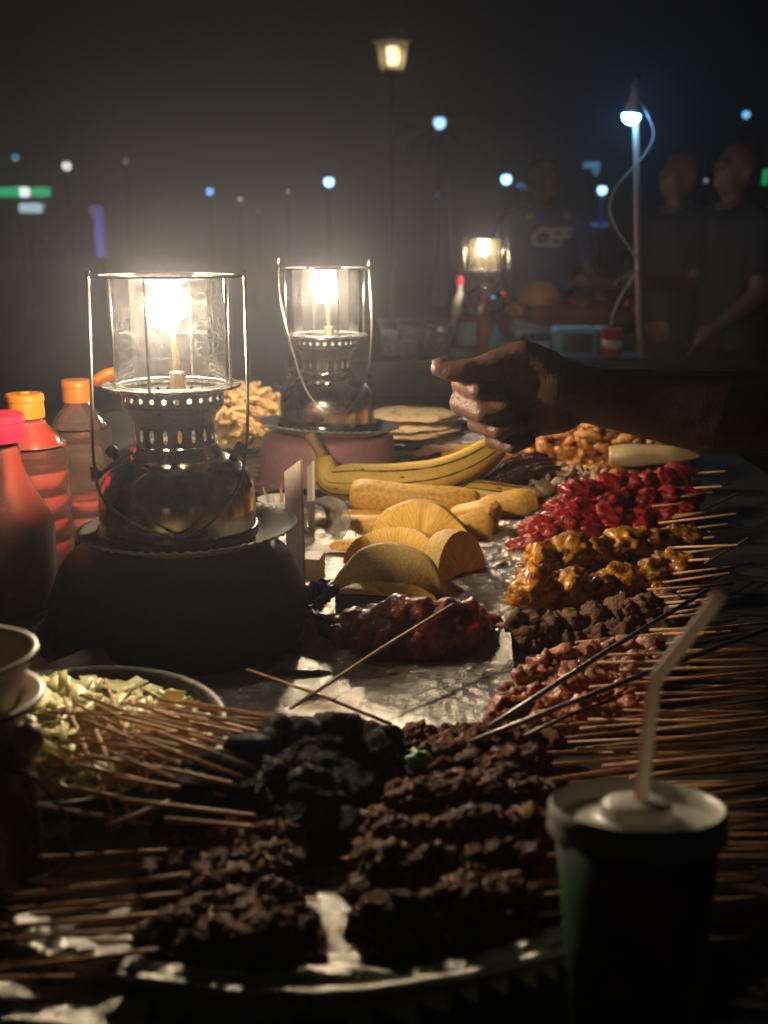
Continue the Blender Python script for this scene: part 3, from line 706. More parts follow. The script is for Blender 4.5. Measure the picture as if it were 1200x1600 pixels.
peeled('short peeled plantain end at the right of the pile', [at(738, 800, 1.66), at(770, 795, 1.655), at(812, 787, 1.65), at(836, 783, 1.65), at(841, 782, 1.65)], [.014, .022, .023, .017, .006])
peeled('peeled plantain with a blunt end pointing at the camera', [at(690, 812, 1.64), at(720, 808, 1.615), at(755, 803, 1.59), at(772, 802, 1.58), at(776, 803, 1.577)], [.012, .019, .021, .0185, .010])
peeled('slender pointed plantain half, at the left of the pile', [at(486, 815, 1.60), at(500, 817, 1.595), at(540, 820, 1.585), at(590, 822, 1.58), at(630, 825, 1.58)], [.003, .009, .0145, .016, .015])
peeled('thin peeled strip behind the pointed plantain half', [at(520, 806, 1.64), at(560, 804, 1.64), at(610, 805, 1.64)], [.004, .008, .006])
peeled('peeled plantain standing behind the round slice, lower right', [at(700, 850, 1.55), at(722, 838, 1.55), at(752, 828, 1.56), at(772, 826, 1.57)], [.022, .029, .028, .013])
peeled('peeled chunk low on the left of the slices', [at(516, 862, 1.47), at(530, 860, 1.468), at(570, 858, 1.465), at(600, 858, 1.46)], [.008, .015, .017, .012])

def slice_(label, u, v, Y, rad, hgt, th, rot, cover=True):
    """half-moon wedge of breadfruit: cut faces and rind"""
    p = on(u, v, Y); t = thing('breadfruit_slice', label, 'fruit slice', p); t.rotation_euler = rot
    n = 26; arc = []
    for i in range(n+1):
        a = math.pi*i/n; k = 1+.05*noise.noise(V((a*2, rad*30, u*.1)))+.018*noise.noise(V((a*9, rad*30, u*.1)))
        arc.append((math.cos(a)*rad*k, math.sin(a)*hgt*k))
    # front (cut) face at y=-th/2 as grid fan with relief
    vs_, fs = [(0, -th/2, hgt*.10)], []
    rings = 5
    for q in range(1, rings+1):
        for (x, z) in arc:
            f_ = q/rings; y = -th/2-.0045*math.sin(f_*math.pi)*(.5+noise.noise(V((x*60, z*60, 1))))
            vs_.append((x*f_, y, hgt*.10*(1-f_)+z*f_))
    for i in range(n): fs.append((0, 1+i, 2+i))
    for q in range(rings-1):
        for i in range(n): a = 1+q*(n+1)+i; fs.append((a, a+n+1, a+n+2, a+1))
    mobj('cut_face', mesh('cut_face', vs_, fs, M['fruit_flesh']), t)
    vs_, fs = [], []
    lay = [(-.5, 1.0), (-.30, 1.035), (0, 1.05), (.30, 1.02), (.5, .93)]
    for (yy, k) in lay:
        for (x, z) in arc: vs_.append((x*k, yy*th+.001, z*k-.0005))
    for q in range(len(lay)-1):
        for i in range(n): a = q*(n+1)+i; fs.append((a, a+1, a+n+2, a+n+1))
    b0 = (len(lay)-1)*(n+1); fs.append(tuple(b0+i for i in range(n+1)))
    for q in range(len(lay)-1): fs.append((q*(n+1), (q+1)*(n+1), (q+1)*(n+1)+n, q*(n+1)+n))
    mobj('rind', mesh('rind', vs_, fs, M['fruit_skin']), t)
    return t
slice_('upright half-round slice of yellow breadfruit with its cut face showing', 655, 861, .008, .070, .068, .034, (R(-12), R(3), R(-6)))
slice_('middle breadfruit slice, leaning in front of the upright one', 622, 893, .010, .070, .056, .040, (R(-20), R(3), R(-18)))
slice_('nearest breadfruit slice, showing its pitted rind', 608, 930, .010, .066, .062, .040, (R(30), R(4), R(170)))
slice_('flat breadfruit slice under the nearest one', 605, 948, .012, .058, .026, .030, (R(-62), R(2), R(-8)))
slice_('breadfruit slice in shade right of the leaning ones', 706, 900, .008, .050, .058, .034, (R(-8), R(2), R(50)))

# glazed leg of meat
base = on(640, 985, 0)
def P(u, v, z): return on(u, v, z)-base
t = thing('glazed_meat_leg', 'dark red glazed leg of meat with bone end, below the slices', 'meat', base)
o = organic('flesh', [(P(545, 992, .022), P(600, 990, .028), .022, .032), (P(600, 990, .028), P(665, 985, .032), .032, .036), (P(665, 985, .032), P(715, 985, .030), .036, .032), (P(700, 978, .034), P(775, 975, .016), .024, .012),
             (P(650, 970, .044), P(690, 966, .046), .016, .018), (P(520, 985, .018), P(560, 985, .024), .014, .022), (P(690, 1008, .014), P(725, 1003, .016), .014, .014), (P(560, 1002, .016), P(590, 1008, .014), .016, .014), (P(575, 972, .040), P(600, 968, .044), .012, .013), (P(620, 975, .048), P(640, 962, .050), .011, .012), (P(715, 968, .042), P(745, 972, .030), .016, .013), (P(630, 1004, .018), P(660, 1008, .016), .018, .017)], .0030, M['chop'], t, 2, .010, 55)
for v in o.data.vertices: v.co += v.normal*(.0022*noise.noise(v.co*160)+(.004*noise.noise(v.co*110) if v.co.x < -.03 else 0))
mobj('bone', tube_me('bone', spline([P(540, 988, .022), P(510, 984, .020), P(497, 972, .024), P(480, 962, .030)], 4), [.013]*5+[.009]*4+[.006]*3+[.007], M['black_meat'], 10), t)

# ------------------------------------------------------------------ wooden stand, cups and scraps by the lantern plate
ns = on(470, 930, 0)
t = thing('napkin_stand', 'thin pale wooden stand with slanted upright boards beside the plate', 'stand', ns)
def slat(w0, h0, h1, th):      # upright board with a slanting top
    v = [(-w0/2, -th/2, 0), (w0/2, -th/2, 0), (w0/2, th/2, 0), (-w0/2, th/2, 0), (-w0/2, -th/2, h0), (w0/2, -th/2, h1), (w0/2, th/2, h1), (-w0/2, th/2, h0)]
    return mesh('upright_board', v, [(3, 2, 1, 0), (4, 5, 6, 7), (0, 1, 5, 4), (1, 2, 6, 5), (2, 3, 7, 6), (3, 0, 4, 7)], M['wood'], False)
mobj('upright_board', slat(.055, .148, .172, .003), t, (-.006, .012, .0), (0, R(-1.2), R(-64)))
mobj('upright_board', slat(.045, .10, .12, .003), t, (-.004, .27, .0), (0, R(1), R(-76)))
mobj('base_block', box_me('base_block', .032, .050, .010, M['wood'], .001), t, (.018, .006, .0), (0, 0, R(-14)))
mobj('base_block', box_me('base_block', .026, .040, .030, M['wood'], .001), t, (.010, .075, .0), (0, 0, R(-8)))
cp = on(437, 808, 0)
o = mobj('small_tub', lathe_me('small_tub', [(0, .002), (.026, .002), (.033, .030), (.0345, .031), (.0335, .029), (.0265, .004), (0, .003)], M['paper'], 36), None, cp)
tag(o, 'small white tub of toothpicks behind the front plate', 'tub')
for k in range(9):
    a = random.uniform(0, 6.28); q = cp+V((math.cos(a)*.012, math.sin(a)*.012, .004)); e_ = q+V((math.cos(a)*.014, math.sin(a)*.014, .042+random.uniform(-.006, .006)))
    tag(mobj('toothpick', tube_me('toothpick', [q, e_], [.0011, .0006], M['stick'], 5)), 'thin toothpick standing in the small white tub', 'toothpick', 'toothpicks in the small white tub')
cc = on(484, 806, .026)
o = mobj('plastic_cup', lathe_me('plastic_cup', [(0, 0), (.022, 0), (.025, .01), (.033, .075), (.0345, .076), (.0335, .078), (.0325, .075), (.024, .01)], M['plastic_clear'], 40), None, cc+V((0, -.01, 0)), (R(80), 0, R(25)))
tag(o, 'crumpled clear plastic cup lying behind the wooden stand', 'cup')
for k, (u, v, rz, lb) in enumerate(((505, 862, .4, 'white paper slip on the foil left of the slices'), (440, 842, -.3, 'white paper slip half under the front plate'), (545, 792, .2, 'pale folded card behind the pointed plantain'))):
    o = mobj('paper_slip', mesh('paper_slip', [(-.03, -.02, 0), (.0, -.021, .005), (.03, -.02, .0015), (.03, .02, 0), (.002, .021, .006), (-.03, .02, .002)], [(0, 1, 4, 5), (1, 2, 3, 4)], M['paper'], False), None, on(u, v, .009), (0, 0, rz))
    sm = o.modifiers.new('thick', 'SOLIDIFY'); sm.thickness = .0006
    tag(o, lb, 'paper')
# black pan handle and pan behind
pn = on(450, 770, 0)
t = thing('black_pan', 'black pan with curved handle beside the pink bucket', 'pan', (on(470, 775, 0).x, 1.74, T))
mobj('bowl', lathe_me('bowl', [(0, .004), (.055, .004), (.066, .016), (.068, .017), (.066, .019), (.055, .007), (0, .006)], M['dark_metal'], 40), t)
mobj('handle', tube_me('handle', spline([V((-.06, .02, .015)), V((-.075, .03, .018)), V((-.088, .05, .028)), V((-.105, .07, .040)), V((-.13, .08, .044))], 5), .006, M['black_rubber'], 10), t)

# ------------------------------------------------------------------ octopus, squid, prawns
OC = on(800, 768, 0); OC = V((at(800, 745, 1.80).x, 1.80, T))
t = thing('grilled_octopus', 'dark grilled octopus with rows of suckers, below the hand', 'octopus', OC)
body = organic('body', [((-.06, -.01, .02), (.01, 0, .032), .020, .030), ((.01, 0, .032), (.06, .02, .028), .030, .026), ((.0, .03, .04), (.04, .04, .045), .022, .022), ((-.075, -.03, .012), (.0, -.035, .016), .012, .016)], .004, M['octopus'], t, 3, .004, 50)
arms = [[(-.10, -.035, .010), (-.06, -.045, .030), (-.01, -.040, .046), (.04, -.02, .054), (.07, .01, .046)], [(-.095, -.05, .008), (-.05, -.062, .012), (.0, -.062, .014), (.045, -.05, .018), (.075, -.02, .022)],
        [(-.05, -.02, .040), (-.01, -.0, .060), (.03, .01, .066), (.06, .03, .056)], [(.02, -.05, .03), (.06, -.04, .035), (.09, -.01, .03), (.10, .02, .02)]]
for k, a in enumerate(arms):
    c = spline(a, 8); rr = [.0045+.0095*i/(len(c)-1) for i in range(len(c))]
    tn = mobj('tentacle', tube_me('tentacle', c, rr, M['octopus'], 14), t)
    bm = bmesh.new()
    for i in range(1, len(c)-1):
        tt = (c[i+1]-c[i-1]).normalized(); sd = tt.cross(V((0, 0, 1))).normalized()
        for s_ in (-.55, .55):
            d_ = (V((0, -.55, .75))+sd*s_*.9); d_ = (d_-tt*d_.dot(tt)).normalized()
            q = bmesh.ops.create_icosphere(bm, subdivisions=1, radius=rr[i]*.38)
            for v_ in q['verts']: v_.co = v_.co+c[i]+d_*rr[i]*.98
    stuff(mobj('suckers', from_bm('suckers', bm, M['octopus'], True), tn))

def add_pieces(n, cx, cy, sx, sy, z0, hz, make, label, cat, name, group, tilt=.5):
    ms = [make(k) for k in range(6)]
    for k in range(n):
        a = random.uniform(0, 6.28); f_ = math.sqrt(random.random())
        x, y = math.cos(a)*f_, math.sin(a)*f_
        o = mobj(name, ms[k % 6], None, (cx+x*sx, cy+y*sy, T+z0+hz*(1-f_*f_)+random.uniform(0, .006)), (random.uniform(-tilt, tilt), random.uniform(-tilt, tilt), random.uniform(0, 6.28)))
        tag(o, label, cat, group)
def ring_piece(k):
    r_, n = random.uniform(.011, .019), 14; op = random.uniform(4.2, 6.2)
    return tube_me('squid_piece', [(math.cos(op*i/n)*r_, math.sin(op*i/n)*r_*.8, .004*math.sin(i)) for i in range(n+1)], [.0035+.0015*math.sin(i*.9+k) for i in range(n+1)], M['squid'], 8)
def prawn_piece(k):
    n = 10; r_ = random.uniform(.026, .036)
    return tube_me('prawn_piece', [(math.cos(2.3*i/n)*r_, math.sin(2.3*i/n)*r_*.8, .003*math.sin(i*2)) for i in range(n+1)], [(.003+.0060*math.sin(math.pi*(i+1)/(n+2)))*(1+.12*(i % 2)) for i in range(n+1)], M['prawn'], 9)
def strip_piece(k):
    n = 8
    return tube_me('squid_piece', [(.05*i/n-.025, .008*math.sin(i*.8+k), .005*math.cos(i*1.1+k)) for i in range(n+1)], [.003+.006*math.sin(math.pi*(i+.6)/(n+1.2)) for i in range(n+1)], M['squid'], 9)
q = at(905, 755, 1.78); tag(mobj('squid_bed', lump_me('squid_bed', 4, .11, .08, .028, .2, 3, M['squid'], 4), None, (q.x, 1.80, T+.012)), 'low bed of mixed cooked squid behind the red skewers', 'squid')['kind'] = 'stuff'
add_pieces(34, q.x, 1.79, .105, .08, .022, .024, ring_piece, 'greyish curled squid ring in the heap behind the red skewers', 'squid', 'squid_piece', 'squid pieces behind the red skewers')
add_pieces(26, q.x+.01, 1.77, .11, .07, .018, .022, strip_piece, 'brownish squid strip in the heap behind the red skewers', 'squid', 'squid_piece', 'squid strips behind the red skewers')
q = at(925, 700, 2.02)
tray('seafood_tray', 'steel tray under the heap of orange prawns', (q.x, 2.03, T+.008), .165, .14, .018, M['steel'])
tag(mobj('prawn_bed', lump_me('prawn_bed', 9, .15, .11, .048, .2, 4, M['prawn'], 4), None, (q.x, 2.03, T+.02)), 'packed inside of the prawn heap under the arm', 'prawns')['kind'] = 'stuff'
add_pieces(130, q.x, 2.02, .16, .115, .026, .055, prawn_piece, 'golden orange prawn in the heap under the forearm', 'prawn', 'cooked_prawn', 'prawns heaped under the forearm', .7)
sq0, sq1, sq2, sq3 = at(952, 712, 1.88), at(985, 712, 1.875), at(1040, 711, 1.87), at(1095, 713, 1.865)
me, c, rr = fruit_tube('squid_body', [p-sq0 for p in (sq0, sq1, sq2, sq3)], [.020, .026, .021, .004], M['squid_pale'], 20, .02, .8)
tag(mobj('whole_squid', me, None, sq0), 'large pale cone-shaped squid lying right of the prawns', 'squid')
# round pizza-like pancake and dark greens behind the plantain
q = at(715, 698, 2.05)
tag(mobj('topped_pancake', lump_me('topped_pancake', 6, .085, .07, .012, .16, 4, M['prawn'], 4), None, (q.x, 2.06, T+.030)), 'orange-topped pancake behind the whole plantain', 'pancake')
q = at(672, 712, 2.0)
tag(mobj('dark_fish', lump_me('dark_fish', 11, .075, .022, .018, .25, 2.2, M['octopus'], 4), None, (q.x+.01, 1.99, T+.024), (0, R(-8), R(12))), 'small dark grilled fish tail behind the whole plantain', 'fish')
q = at(735, 703, 1.98)
peeled('slim brown peeled root lying behind the whole plantain', [at(690, 712, 1.96), at(720, 706, 1.96), at(750, 699, 1.96), at(775, 694, 1.96)], [.006, .010, .011, .007])

# ------------------------------------------------------------------ skewers
LUMP = {}
def lumps(kind, m, rx, ry, rz, amp, freq, sub=3, fine=.3, boxy=0.0, n=7):
    LUMP[kind] = [lump_me('meat_chunk', i*1.7+len(LUMP)*11, rx*random.uniform(.9, 1.15), ry*random.uniform(.85, 1.15), rz*random.uniform(.85, 1.15), amp, freq, m, sub, fine, boxy) for i in range(n)]
lumps('red', M['red_meat'], 1.30, .88, .84, .40, 1.35, 4, .22)
lumps('yellow', M['yellow_meat'], 1.18, .95, .84, .42, 1.25, 4, .35)
lumps('grey', M['grey_meat'], 1.1, .95, .8, .40, 1.7, 4, .4)
lumps('pink', M['pink_meat'], 1.05, .95, .82, .42, 1.6, 4, .25)
lumps('orange', M['orange_meat'], 1.05, .95, .82, .42, 1.6, 4, .25)
lumps('dark', M['dark_meat'], 1.05, .95, .82, .34, 1.9, 4, .5)
lumps('black', M['black_meat'], .95, .98, .95, .16, 1.6, 3, .4, .75)
def skewer(kind, A, B, C, label, group=None, n=None, r=.016, zA=.02, zB=None, zC=None, tip=.012, stick_r=.0016, back=False, sq=1.0):
    """meat threaded from A to B (picture positions), bare stick on to C"""
    a = on(A[0], A[1], zA); b = on(B[0], B[1], zA if zB is None else zB)
    cdir = (b-a); Lm = cdir.length; d = cdir.normalized()
    c = on(C[0], C[1], (zA if zB is None else zB) if zC is None else zC); Ls = max(Lm+.02, (c-a).length)
    t = thing('meat_skewer', label, 'skewer', a, 0, group)
    t.rotation_mode = 'QUATERNION'; t.rotation_quaternion = d.to_track_quat('X', 'Z')
    k = t.rotation_quaternion.inverted()@(c-b)
    pts = [(-tip, 0, 0), (-tip+.006, 0, 0), (Lm*.5, 0, 0), (Lm, 0, 0), V((Lm, 0, 0))+k]
    mobj('stick', tube_me('stick', pts, [.0003, stick_r, stick_r, stick_r, stick_r], M['stick'], 6), t)
    n = max(n or 2, round(Lm/(r*1.85)))
    for i in range(n):
        x = Lm*(i+.5)/n+random.uniform(-.12, .12)*r
        s_ = r*random.uniform(.82, 1.18)
        o = mobj('meat_chunk', random.choice(LUMP[kind]), t, (x, random.uniform(-.22, .22)*r, random.uniform(-.18, .22)*r), (random.uniform(0, 6.28), random.uniform(-.4, .4), random.uniform(-.5, .5)), (max(s_*.95, Lm/n*.55), s_, s_*sq))
    return t

# coloured rows on the right, farthest first
skewer('red', (880, 775), (1075, 742), (1120, 728), 'red chicken skewer farthest back, brightest red, stick end pale', r=.020, zA=.050, zC=.048, n=6)
skewer('red', (860, 800), (1085, 770), (1140, 756), 'second red chicken skewer from the back, beside the squid', r=.021, zA=.046, n=7)
skewer('red', (820, 828), (1090, 800), (1152, 772), 'third red chicken skewer, dark glazed lumps, in front of squid', r=.021, zA=.030, n=7)
skewer('red', (805, 856), (1075, 815), (1128, 800), 'nearest red chicken skewer, lying against the yellow ones', r=.020, zA=.016, n=7)
skewer('yellow', (818, 880), (1090, 836), (1160, 826), 'topmost yellow chicken skewer with plump lumps, next to the red', r=.0245, zA=.046, n=6)
skewer('yellow', (830, 905), (1085, 862), (1135, 850), 'second yellow chicken skewer, half under the topmost', r=.022, zA=.018, n=6)
skewer('yellow', (815, 932), (1082, 892), (1168, 842), 'third yellow chicken skewer with big glossy golden pieces', r=.0225, zA=.038, n=6)
skewer('yellow', (830, 955), (1080, 925), (1144, 890), 'nearest yellow chicken skewer, above the grey-brown beef', r=.019, zA=.018, n=6)
skewer('grey', (795, 985), (1060, 955), (1152, 940), 'grey-brown beef skewer just below the yellow chicken', r=.020, zA=.024, n=7)
skewer('grey', (800, 1008), (1045, 985), (1150, 968), 'grey-brown beef skewer lying lower, against the pink meat', r=.018, zA=.012, n=7)
skewer('pink', (830, 1040), (1030, 1010), (1200, 985), 'pinkish meat skewer farthest back of the pink row', r=.0175, zA=.030, n=6)
skewer('pink', (805, 1065), (1025, 1040), (1215, 1012), 'pinkish meat skewer in the middle of the pink row', r=.0175, zA=.024, n=7)
skewer('pink', (785, 1092), (990, 1068), (1215, 1040), 'pinkish meat skewer nearest in the pink row', r=.017, zA=.016, n=7)
skewer('orange', (775, 1118), (985, 1092), (1215, 1062), 'orange-red meat skewer in front of the pink ones', r=.0165, zA=.016, n=7)
skewer('orange', (800, 1140), (1000, 1118), (1215, 1090), 'orange-red meat skewer nearest, partly in shade', r=.016, zA=.012, n=7)
# loose bare ends of sticks in the stack under the coloured rows
random.seed(21)
for k in range(30):
    v0 = 752+k*9+random.uniform(-5, 5); u0 = 1030+random.uniform(-20, 30); L_ = random.uniform(1092, 1150)
    a, b = on(u0, v0-6, random.uniform(.03, .05)), on(L_+random.uniform(0, 22), v0-14+random.uniform(-8, 4), random.uniform(.04, .075))
    tag(mobj('bamboo_stick', tube_me('bamboo_stick', [a, b], .0016, M['stick'], 6)), 'bare bamboo stick end right of the coloured skewers', 'stick', 'stick ends right of the coloured skewers')
for k in range(34):
    v0 = 1005+k*10.2+random.uniform(-6, 6); u0 = 930+random.uniform(-60, 70)
    sl = random.uniform(-.20, .04)
    z0 = random.uniform(.006, .055)
    a, b = on(u0, v0, z0), on(1300, v0+(1300-u0)*sl*.55, z0+random.uniform(-.004, .012))
    tag(mobj('bamboo_stick', tube_me('bamboo_stick', [a, b], .0016, M['stick'], 6)), 'bare bamboo stick in the fan right of the drink cup and pink meat', 'stick', 'bare sticks fanned at the right edge')

# dark pile right of centre, in front of the cup
random.seed(5)
DK = 'dark brown meat skewer in the shaded pile left of the drink cup'
rows = [(640, 1160, 800, 1142, .018), (690, 1175, 870, 1155, .022), (618, 1198, 800, 1180, .024), (640, 1215, 850, 1196, .030), (610, 1245, 800, 1228, .034), (625, 1262, 860, 1240, .042), (585, 1290, 800, 1275, .036), (600, 1312, 850, 1290, .044),
        (560, 1340, 790, 1325, .034), (575, 1365, 840, 1340, .042), (555, 1395, 800, 1380, .034), (565, 1425, 830, 1400, .040), (560, 1452, 820, 1430, .030), (575, 1480, 820, 1455, .026), (600, 1505, 820, 1482, .016), (660, 1250, 870, 1226, .016), (640, 1350, 860, 1325, .016), (640, 1440, 850, 1415, .012)]
ORD = ['', 'second ', 'third ', 'fourth ', 'fifth ', 'sixth ', 'seventh ', 'eighth ', 'ninth ', 'tenth ', 'eleventh ', 'twelfth ', 'thirteenth ', 'fourteenth ', 'fifteenth ', 'sixteenth ', 'seventeenth ', 'eighteenth ']
rank = {q: i for i, q in enumerate(sorted(rows, key=lambda q: -q[1]))}
for k, (u0, v0, u1, v1, z_) in enumerate(rows):
    DK = 'dark brown meat skewer, %s of the pile by the cup' % ('nearest' if rank[rows[k]] == 0 else ORD[rank[rows[k]]]+'from the near end')
    skewer('dark', (u0, v0), (u1, v1), (1180, v1-random.uniform(10, 60)), DK, 'dark skewers left of the drink cup', r=.0150, zA=z_, n=random.choice((6, 7)), zC=z_+.006)
# dark pile lower left, sticks pointing left
LK = 'brown crusted meat skewer in the near left pile, stick pointing left'
rows = [(462, 1300, 330, 1325, .030), (455, 1345, 330, 1362, .034), (440, 1375, 300, 1395, .032), (470, 1408, 290, 1425, .034), (455, 1440, 250, 1450, .032), (480, 1462, 300, 1478, .034), (465, 1490, 240, 1490, .026), (500, 1510, 250, 1525, .022),
        (440, 1320, 270, 1345, .014), (450, 1395, 240, 1410, .014), (450, 1460, 230, 1470, .012), (400, 1340, 230, 1375, .022)]
rank = {q: i for i, q in enumerate(sorted(rows, key=lambda q: -q[1]))}
for k, (u0, v0, u1, v1, z_) in enumerate(rows):
    LK = 'brown crusted skewer pointing left in the near left pile, %s' % ('the nearest one' if rank[rows[k]] == 0 else ORD[rank[rows[k]]]+'from the near end')
    skewer('dark', (u0, v0), (u1, v1), (-80, v1+random.uniform(-10, 55)), LK, 'brown skewers near left', r=.0140, zA=z_, n=random.choice((6, 7)), zC=z_+.012)
# black cubes in the middle, shade put into their colour, sticks fanned over the cabbage
BK = 'black meat skewer in the middle pile, darkened for shade, stick over the cabbage'
rows = [(430, 1150, 545, 1150, 200, 1095, .052), (470, 1185, 600, 1180, 240, 1110, .042), (430, 1160, 270, 1250, 170, 1290, .050), (520, 1205, 620, 1200, 180, 1120, .030), (500, 1150, 610, 1165, 150, 1105, .040),
        (420, 1200, 550, 1215, 210, 1150, .040), (450, 1235, 580, 1240, 130, 1180, .036), (380, 1215, 500, 1240, 150, 1160, .042), (400, 1250, 540, 1270, 180, 1215, .034), (330, 1245, 440, 1270, 120, 1195, .034), (440, 1280, 560, 1300, 190, 1250, .028),
        (300, 1270, 420, 1290, 110, 1230, .020), (480, 1250, 600, 1265, 250, 1200, .020), (540, 1180, 630, 1190, 300, 1130, .016), (250, 1290, 380, 1300, 60, 1260, .020), (470, 1300, 560, 1330, 260, 1280, .016)]
for k, (u0, v0, u1, v1, u2, v2, z_) in enumerate(rows):
    far = (u0, v0) if u1 > u0 else (u1, v1)
    a, b = ((u1, v1), (u0, v0)) if u1 > u0 else ((u0, v0), (u1, v1))
    skewer('black', a, b, (u2, v2), BK, 'black skewers in the middle pile', r=.0165, zA=z_, zC=.074+random.uniform(0, .014), n=random.choice((5, 6)))
# extra bare sticks fanned over the cabbage dish
fan = [(75, 1113, 420, 1125), (100, 1090, 185, 1290), (165, 1062, 230, 1240), (207, 1090, 232, 1235), (125, 1085, 330, 1160), (245, 1092, 440, 1125), (280, 1096, 430, 1120), (90, 1162, 420, 1130), (130, 1125, 300, 1190), (88, 1163, 245, 1235), (150, 1140, 210, 1290), (190, 1115, 400, 1170), (210, 1135, 390, 1190), (160, 1108, 360, 1180), (105, 1150, 380, 1140), (260, 1105, 425, 1140), (120, 1100, 250, 1170), (195, 1098, 420, 1150), (140, 1160, 330, 1180), (235, 1140, 400, 1200), (110, 1190, 300, 1160), (170, 1175, 320, 1235), (230, 1120, 410, 1160), (175, 1150, 340, 1220), (220, 1155, 380, 1215), (140, 1110, 260, 1210)]
for k, (u0, v0, u1, v1) in enumerate(fan):
    tag(mobj('bamboo_stick', tube_me('bamboo_stick', [on(u0, v0, .082+random.uniform(-.008, .012)), on(u1, v1, .052+random.uniform(-.006, .006))], .0014, M['stick'], 7)), 'bare bamboo stick fanned across the cabbage dish', 'stick', 'bare sticks over the cabbage')
# single long sticks and rods
for lb, A, zA, B, zB, r_, m_, nm, ct in (
    ('long thin bamboo stick leaning up onto the glazed meat leg', (455, 1107), .040, (708, 944), .070, .0015, M['stick'], 'bamboo_stick', 'stick'),
    ('long bamboo stick lying over the foil in front of the blue tub', (385, 1046), .052, (612, 1132), .020, .0015, M['stick'], 'bamboo_stick', 'stick'),
    ('upper of two grey iron rods slanting across the pink meat', (765, 1136), .050, (1105, 922), .075, .0024, M['iron'], 'iron_rod', 'rod'),
    ('lower grey iron rod slanting behind the straw', (735, 1160), .046, (1240, 968), .085, .0024, M['iron'], 'iron_rod', 'rod'),
    ('short pale rod beside the lower iron rod', (820, 1150), .050, (960, 1092), .056, .0018, M['iron'], 'iron_rod', 'rod')):
    tag(mobj(nm, tube_me(nm, [on(*A, zA), (on(*A, zA)+on(*B, zB))*.5+V((0, 0, .002)), on(*B, zB)], r_, m_, 8)), lb, ct)
o = mobj('herb_sprig', lump_me('herb_sprig', 2, .010, .008, .007, .5, 1.6, M['herb'], 3), None, on(655, 1185, .050)); tag(o, 'bright green herb sprig on the dark skewers', 'herb')

# ------------------------------------------------------------------ foil-lined oval tray holding the near skewers
TX, TY, TRX, TRY = -.05, .83, .315, .303
def tray_h(x, y):
    q = math.sqrt(((x-TX)/TRX)**2+((y-TY)/TRY)**2)
    return .024*max(0, min(1, (q-.86)/.12))**1.3 - (.030*max(0, min(1, (q-1.0)/.05)) if q > 1.0 else 0)
crumple_sheet('foil_tray', lambda x, y: ((x-TX)/TRX)**2+((y-TY)/TRY)**2 < (1.045+edge(x, y, 4)*.6)**2 and (x < .125+edge(x, y, 9)*2 or y < .70), TX-.36, TX+.36, TY-.36, TY+.36, .0058, .004, .0055, 'round foil-lined tray under the dark near skewers', 'tray', 2, tray_h)
n_ = 150; rp = []
for i in range(n_+1):
    a = -R(48)-(2*math.pi-R(110))*i/n_; k_ = 1.02+.006*noise.noise(V((math.cos(a)*9, math.sin(a)*9, 3)))
    rp.append((TX+math.cos(a)*TRX*k_, TY+math.sin(a)*TRY*k_, T+.027+.0022*noise.noise(V((math.cos(a)*14, math.sin(a)*14, 8)))))
ft = bpy.data.objects['foil_tray']
mobj('rolled_rim', tube_me('rolled_rim', rp, [.0042+.0014*noise.noise(V((i*.5, 0, 0))) for i in range(n_+1)], M['foil'], 10), ft)
crumple_sheet('foil_scrap', lambda x, y: abs(x+.178+(y-.522)*.4) < .052+edge(x, y, 6)*.6 and abs(y-.520+(x+.178)*.12) < .017+edge(x, y, 7)*.3, -.28, -.08, .48, .56, .004, .010, .010, 'torn strip of foil at the lower left corner', 'foil', 3)

# ------------------------------------------------------------------ cabbage dish
CB = V((on(112, 1180, .03).x, on(112, 1180, .03).y, T+.028))
tray('cabbage_dish', 'oval steel dish of shredded cabbage at the left', (CB.x, CB.y, T+.026),   .122, .125, .030, M['dark_metal'], 'dish', .78, R(15))
random.seed(3); vs_, fs = [], []
for k in range(560):
    a = random.uniform(0, 6.28); f_ = math.sqrt(random.random()); x, y = math.cos(a)*f_*.098, math.sin(a)*f_*.098
    z_ = .016+.018*(1-f_*f_)+random.uniform(-.006, .006)
    L_, w_ = random.uniform(.018, .046), random.uniform(.005, .012)
    if random.random() < .45: L_, w_ = random.uniform(.024, .046), random.uniform(.014, .028)
    q = Euler((random.uniform(-.7, .7), random.uniform(-.5, .5), random.uniform(0, 6.28))).to_matrix()
    cv = random.uniform(-25, 25); b0 = len(vs_)
    for i in range(5):
        s_ = (i/4-.5)*L_
        for sd in (-.5, .5): vs_.append(V((x, y, z_))+q@V((s_, sd*w_*(1-.5*abs(i/4-.5)), cv*s_*s_+.0015*math.sin(i*2+k)*sd)))
    for i in range(4): fs.append((b0+i*2, b0+i*2+1, b0+i*2+3, b0+i*2+2))
o = mobj('shredded_cabbage', mesh('shredded_cabbage', vs_, fs, M['cabbage']), None, CB); sm = o.modifiers.new('thick', 'SOLIDIFY'); sm.thickness = .0008
tag(o, 'pale green shredded cabbage heaped in the steel dish', 'cabbage'); stuff(o)
o = mobj('cabbage_bed', lump_me('cabbage_bed', 8, .096, .096, .018, .08, 3, M['cabbage'], 4), None, CB+V((0, 0, .012))); stuff(tag(o, 'dense bottom layer of the shredded cabbage', 'cabbage'))

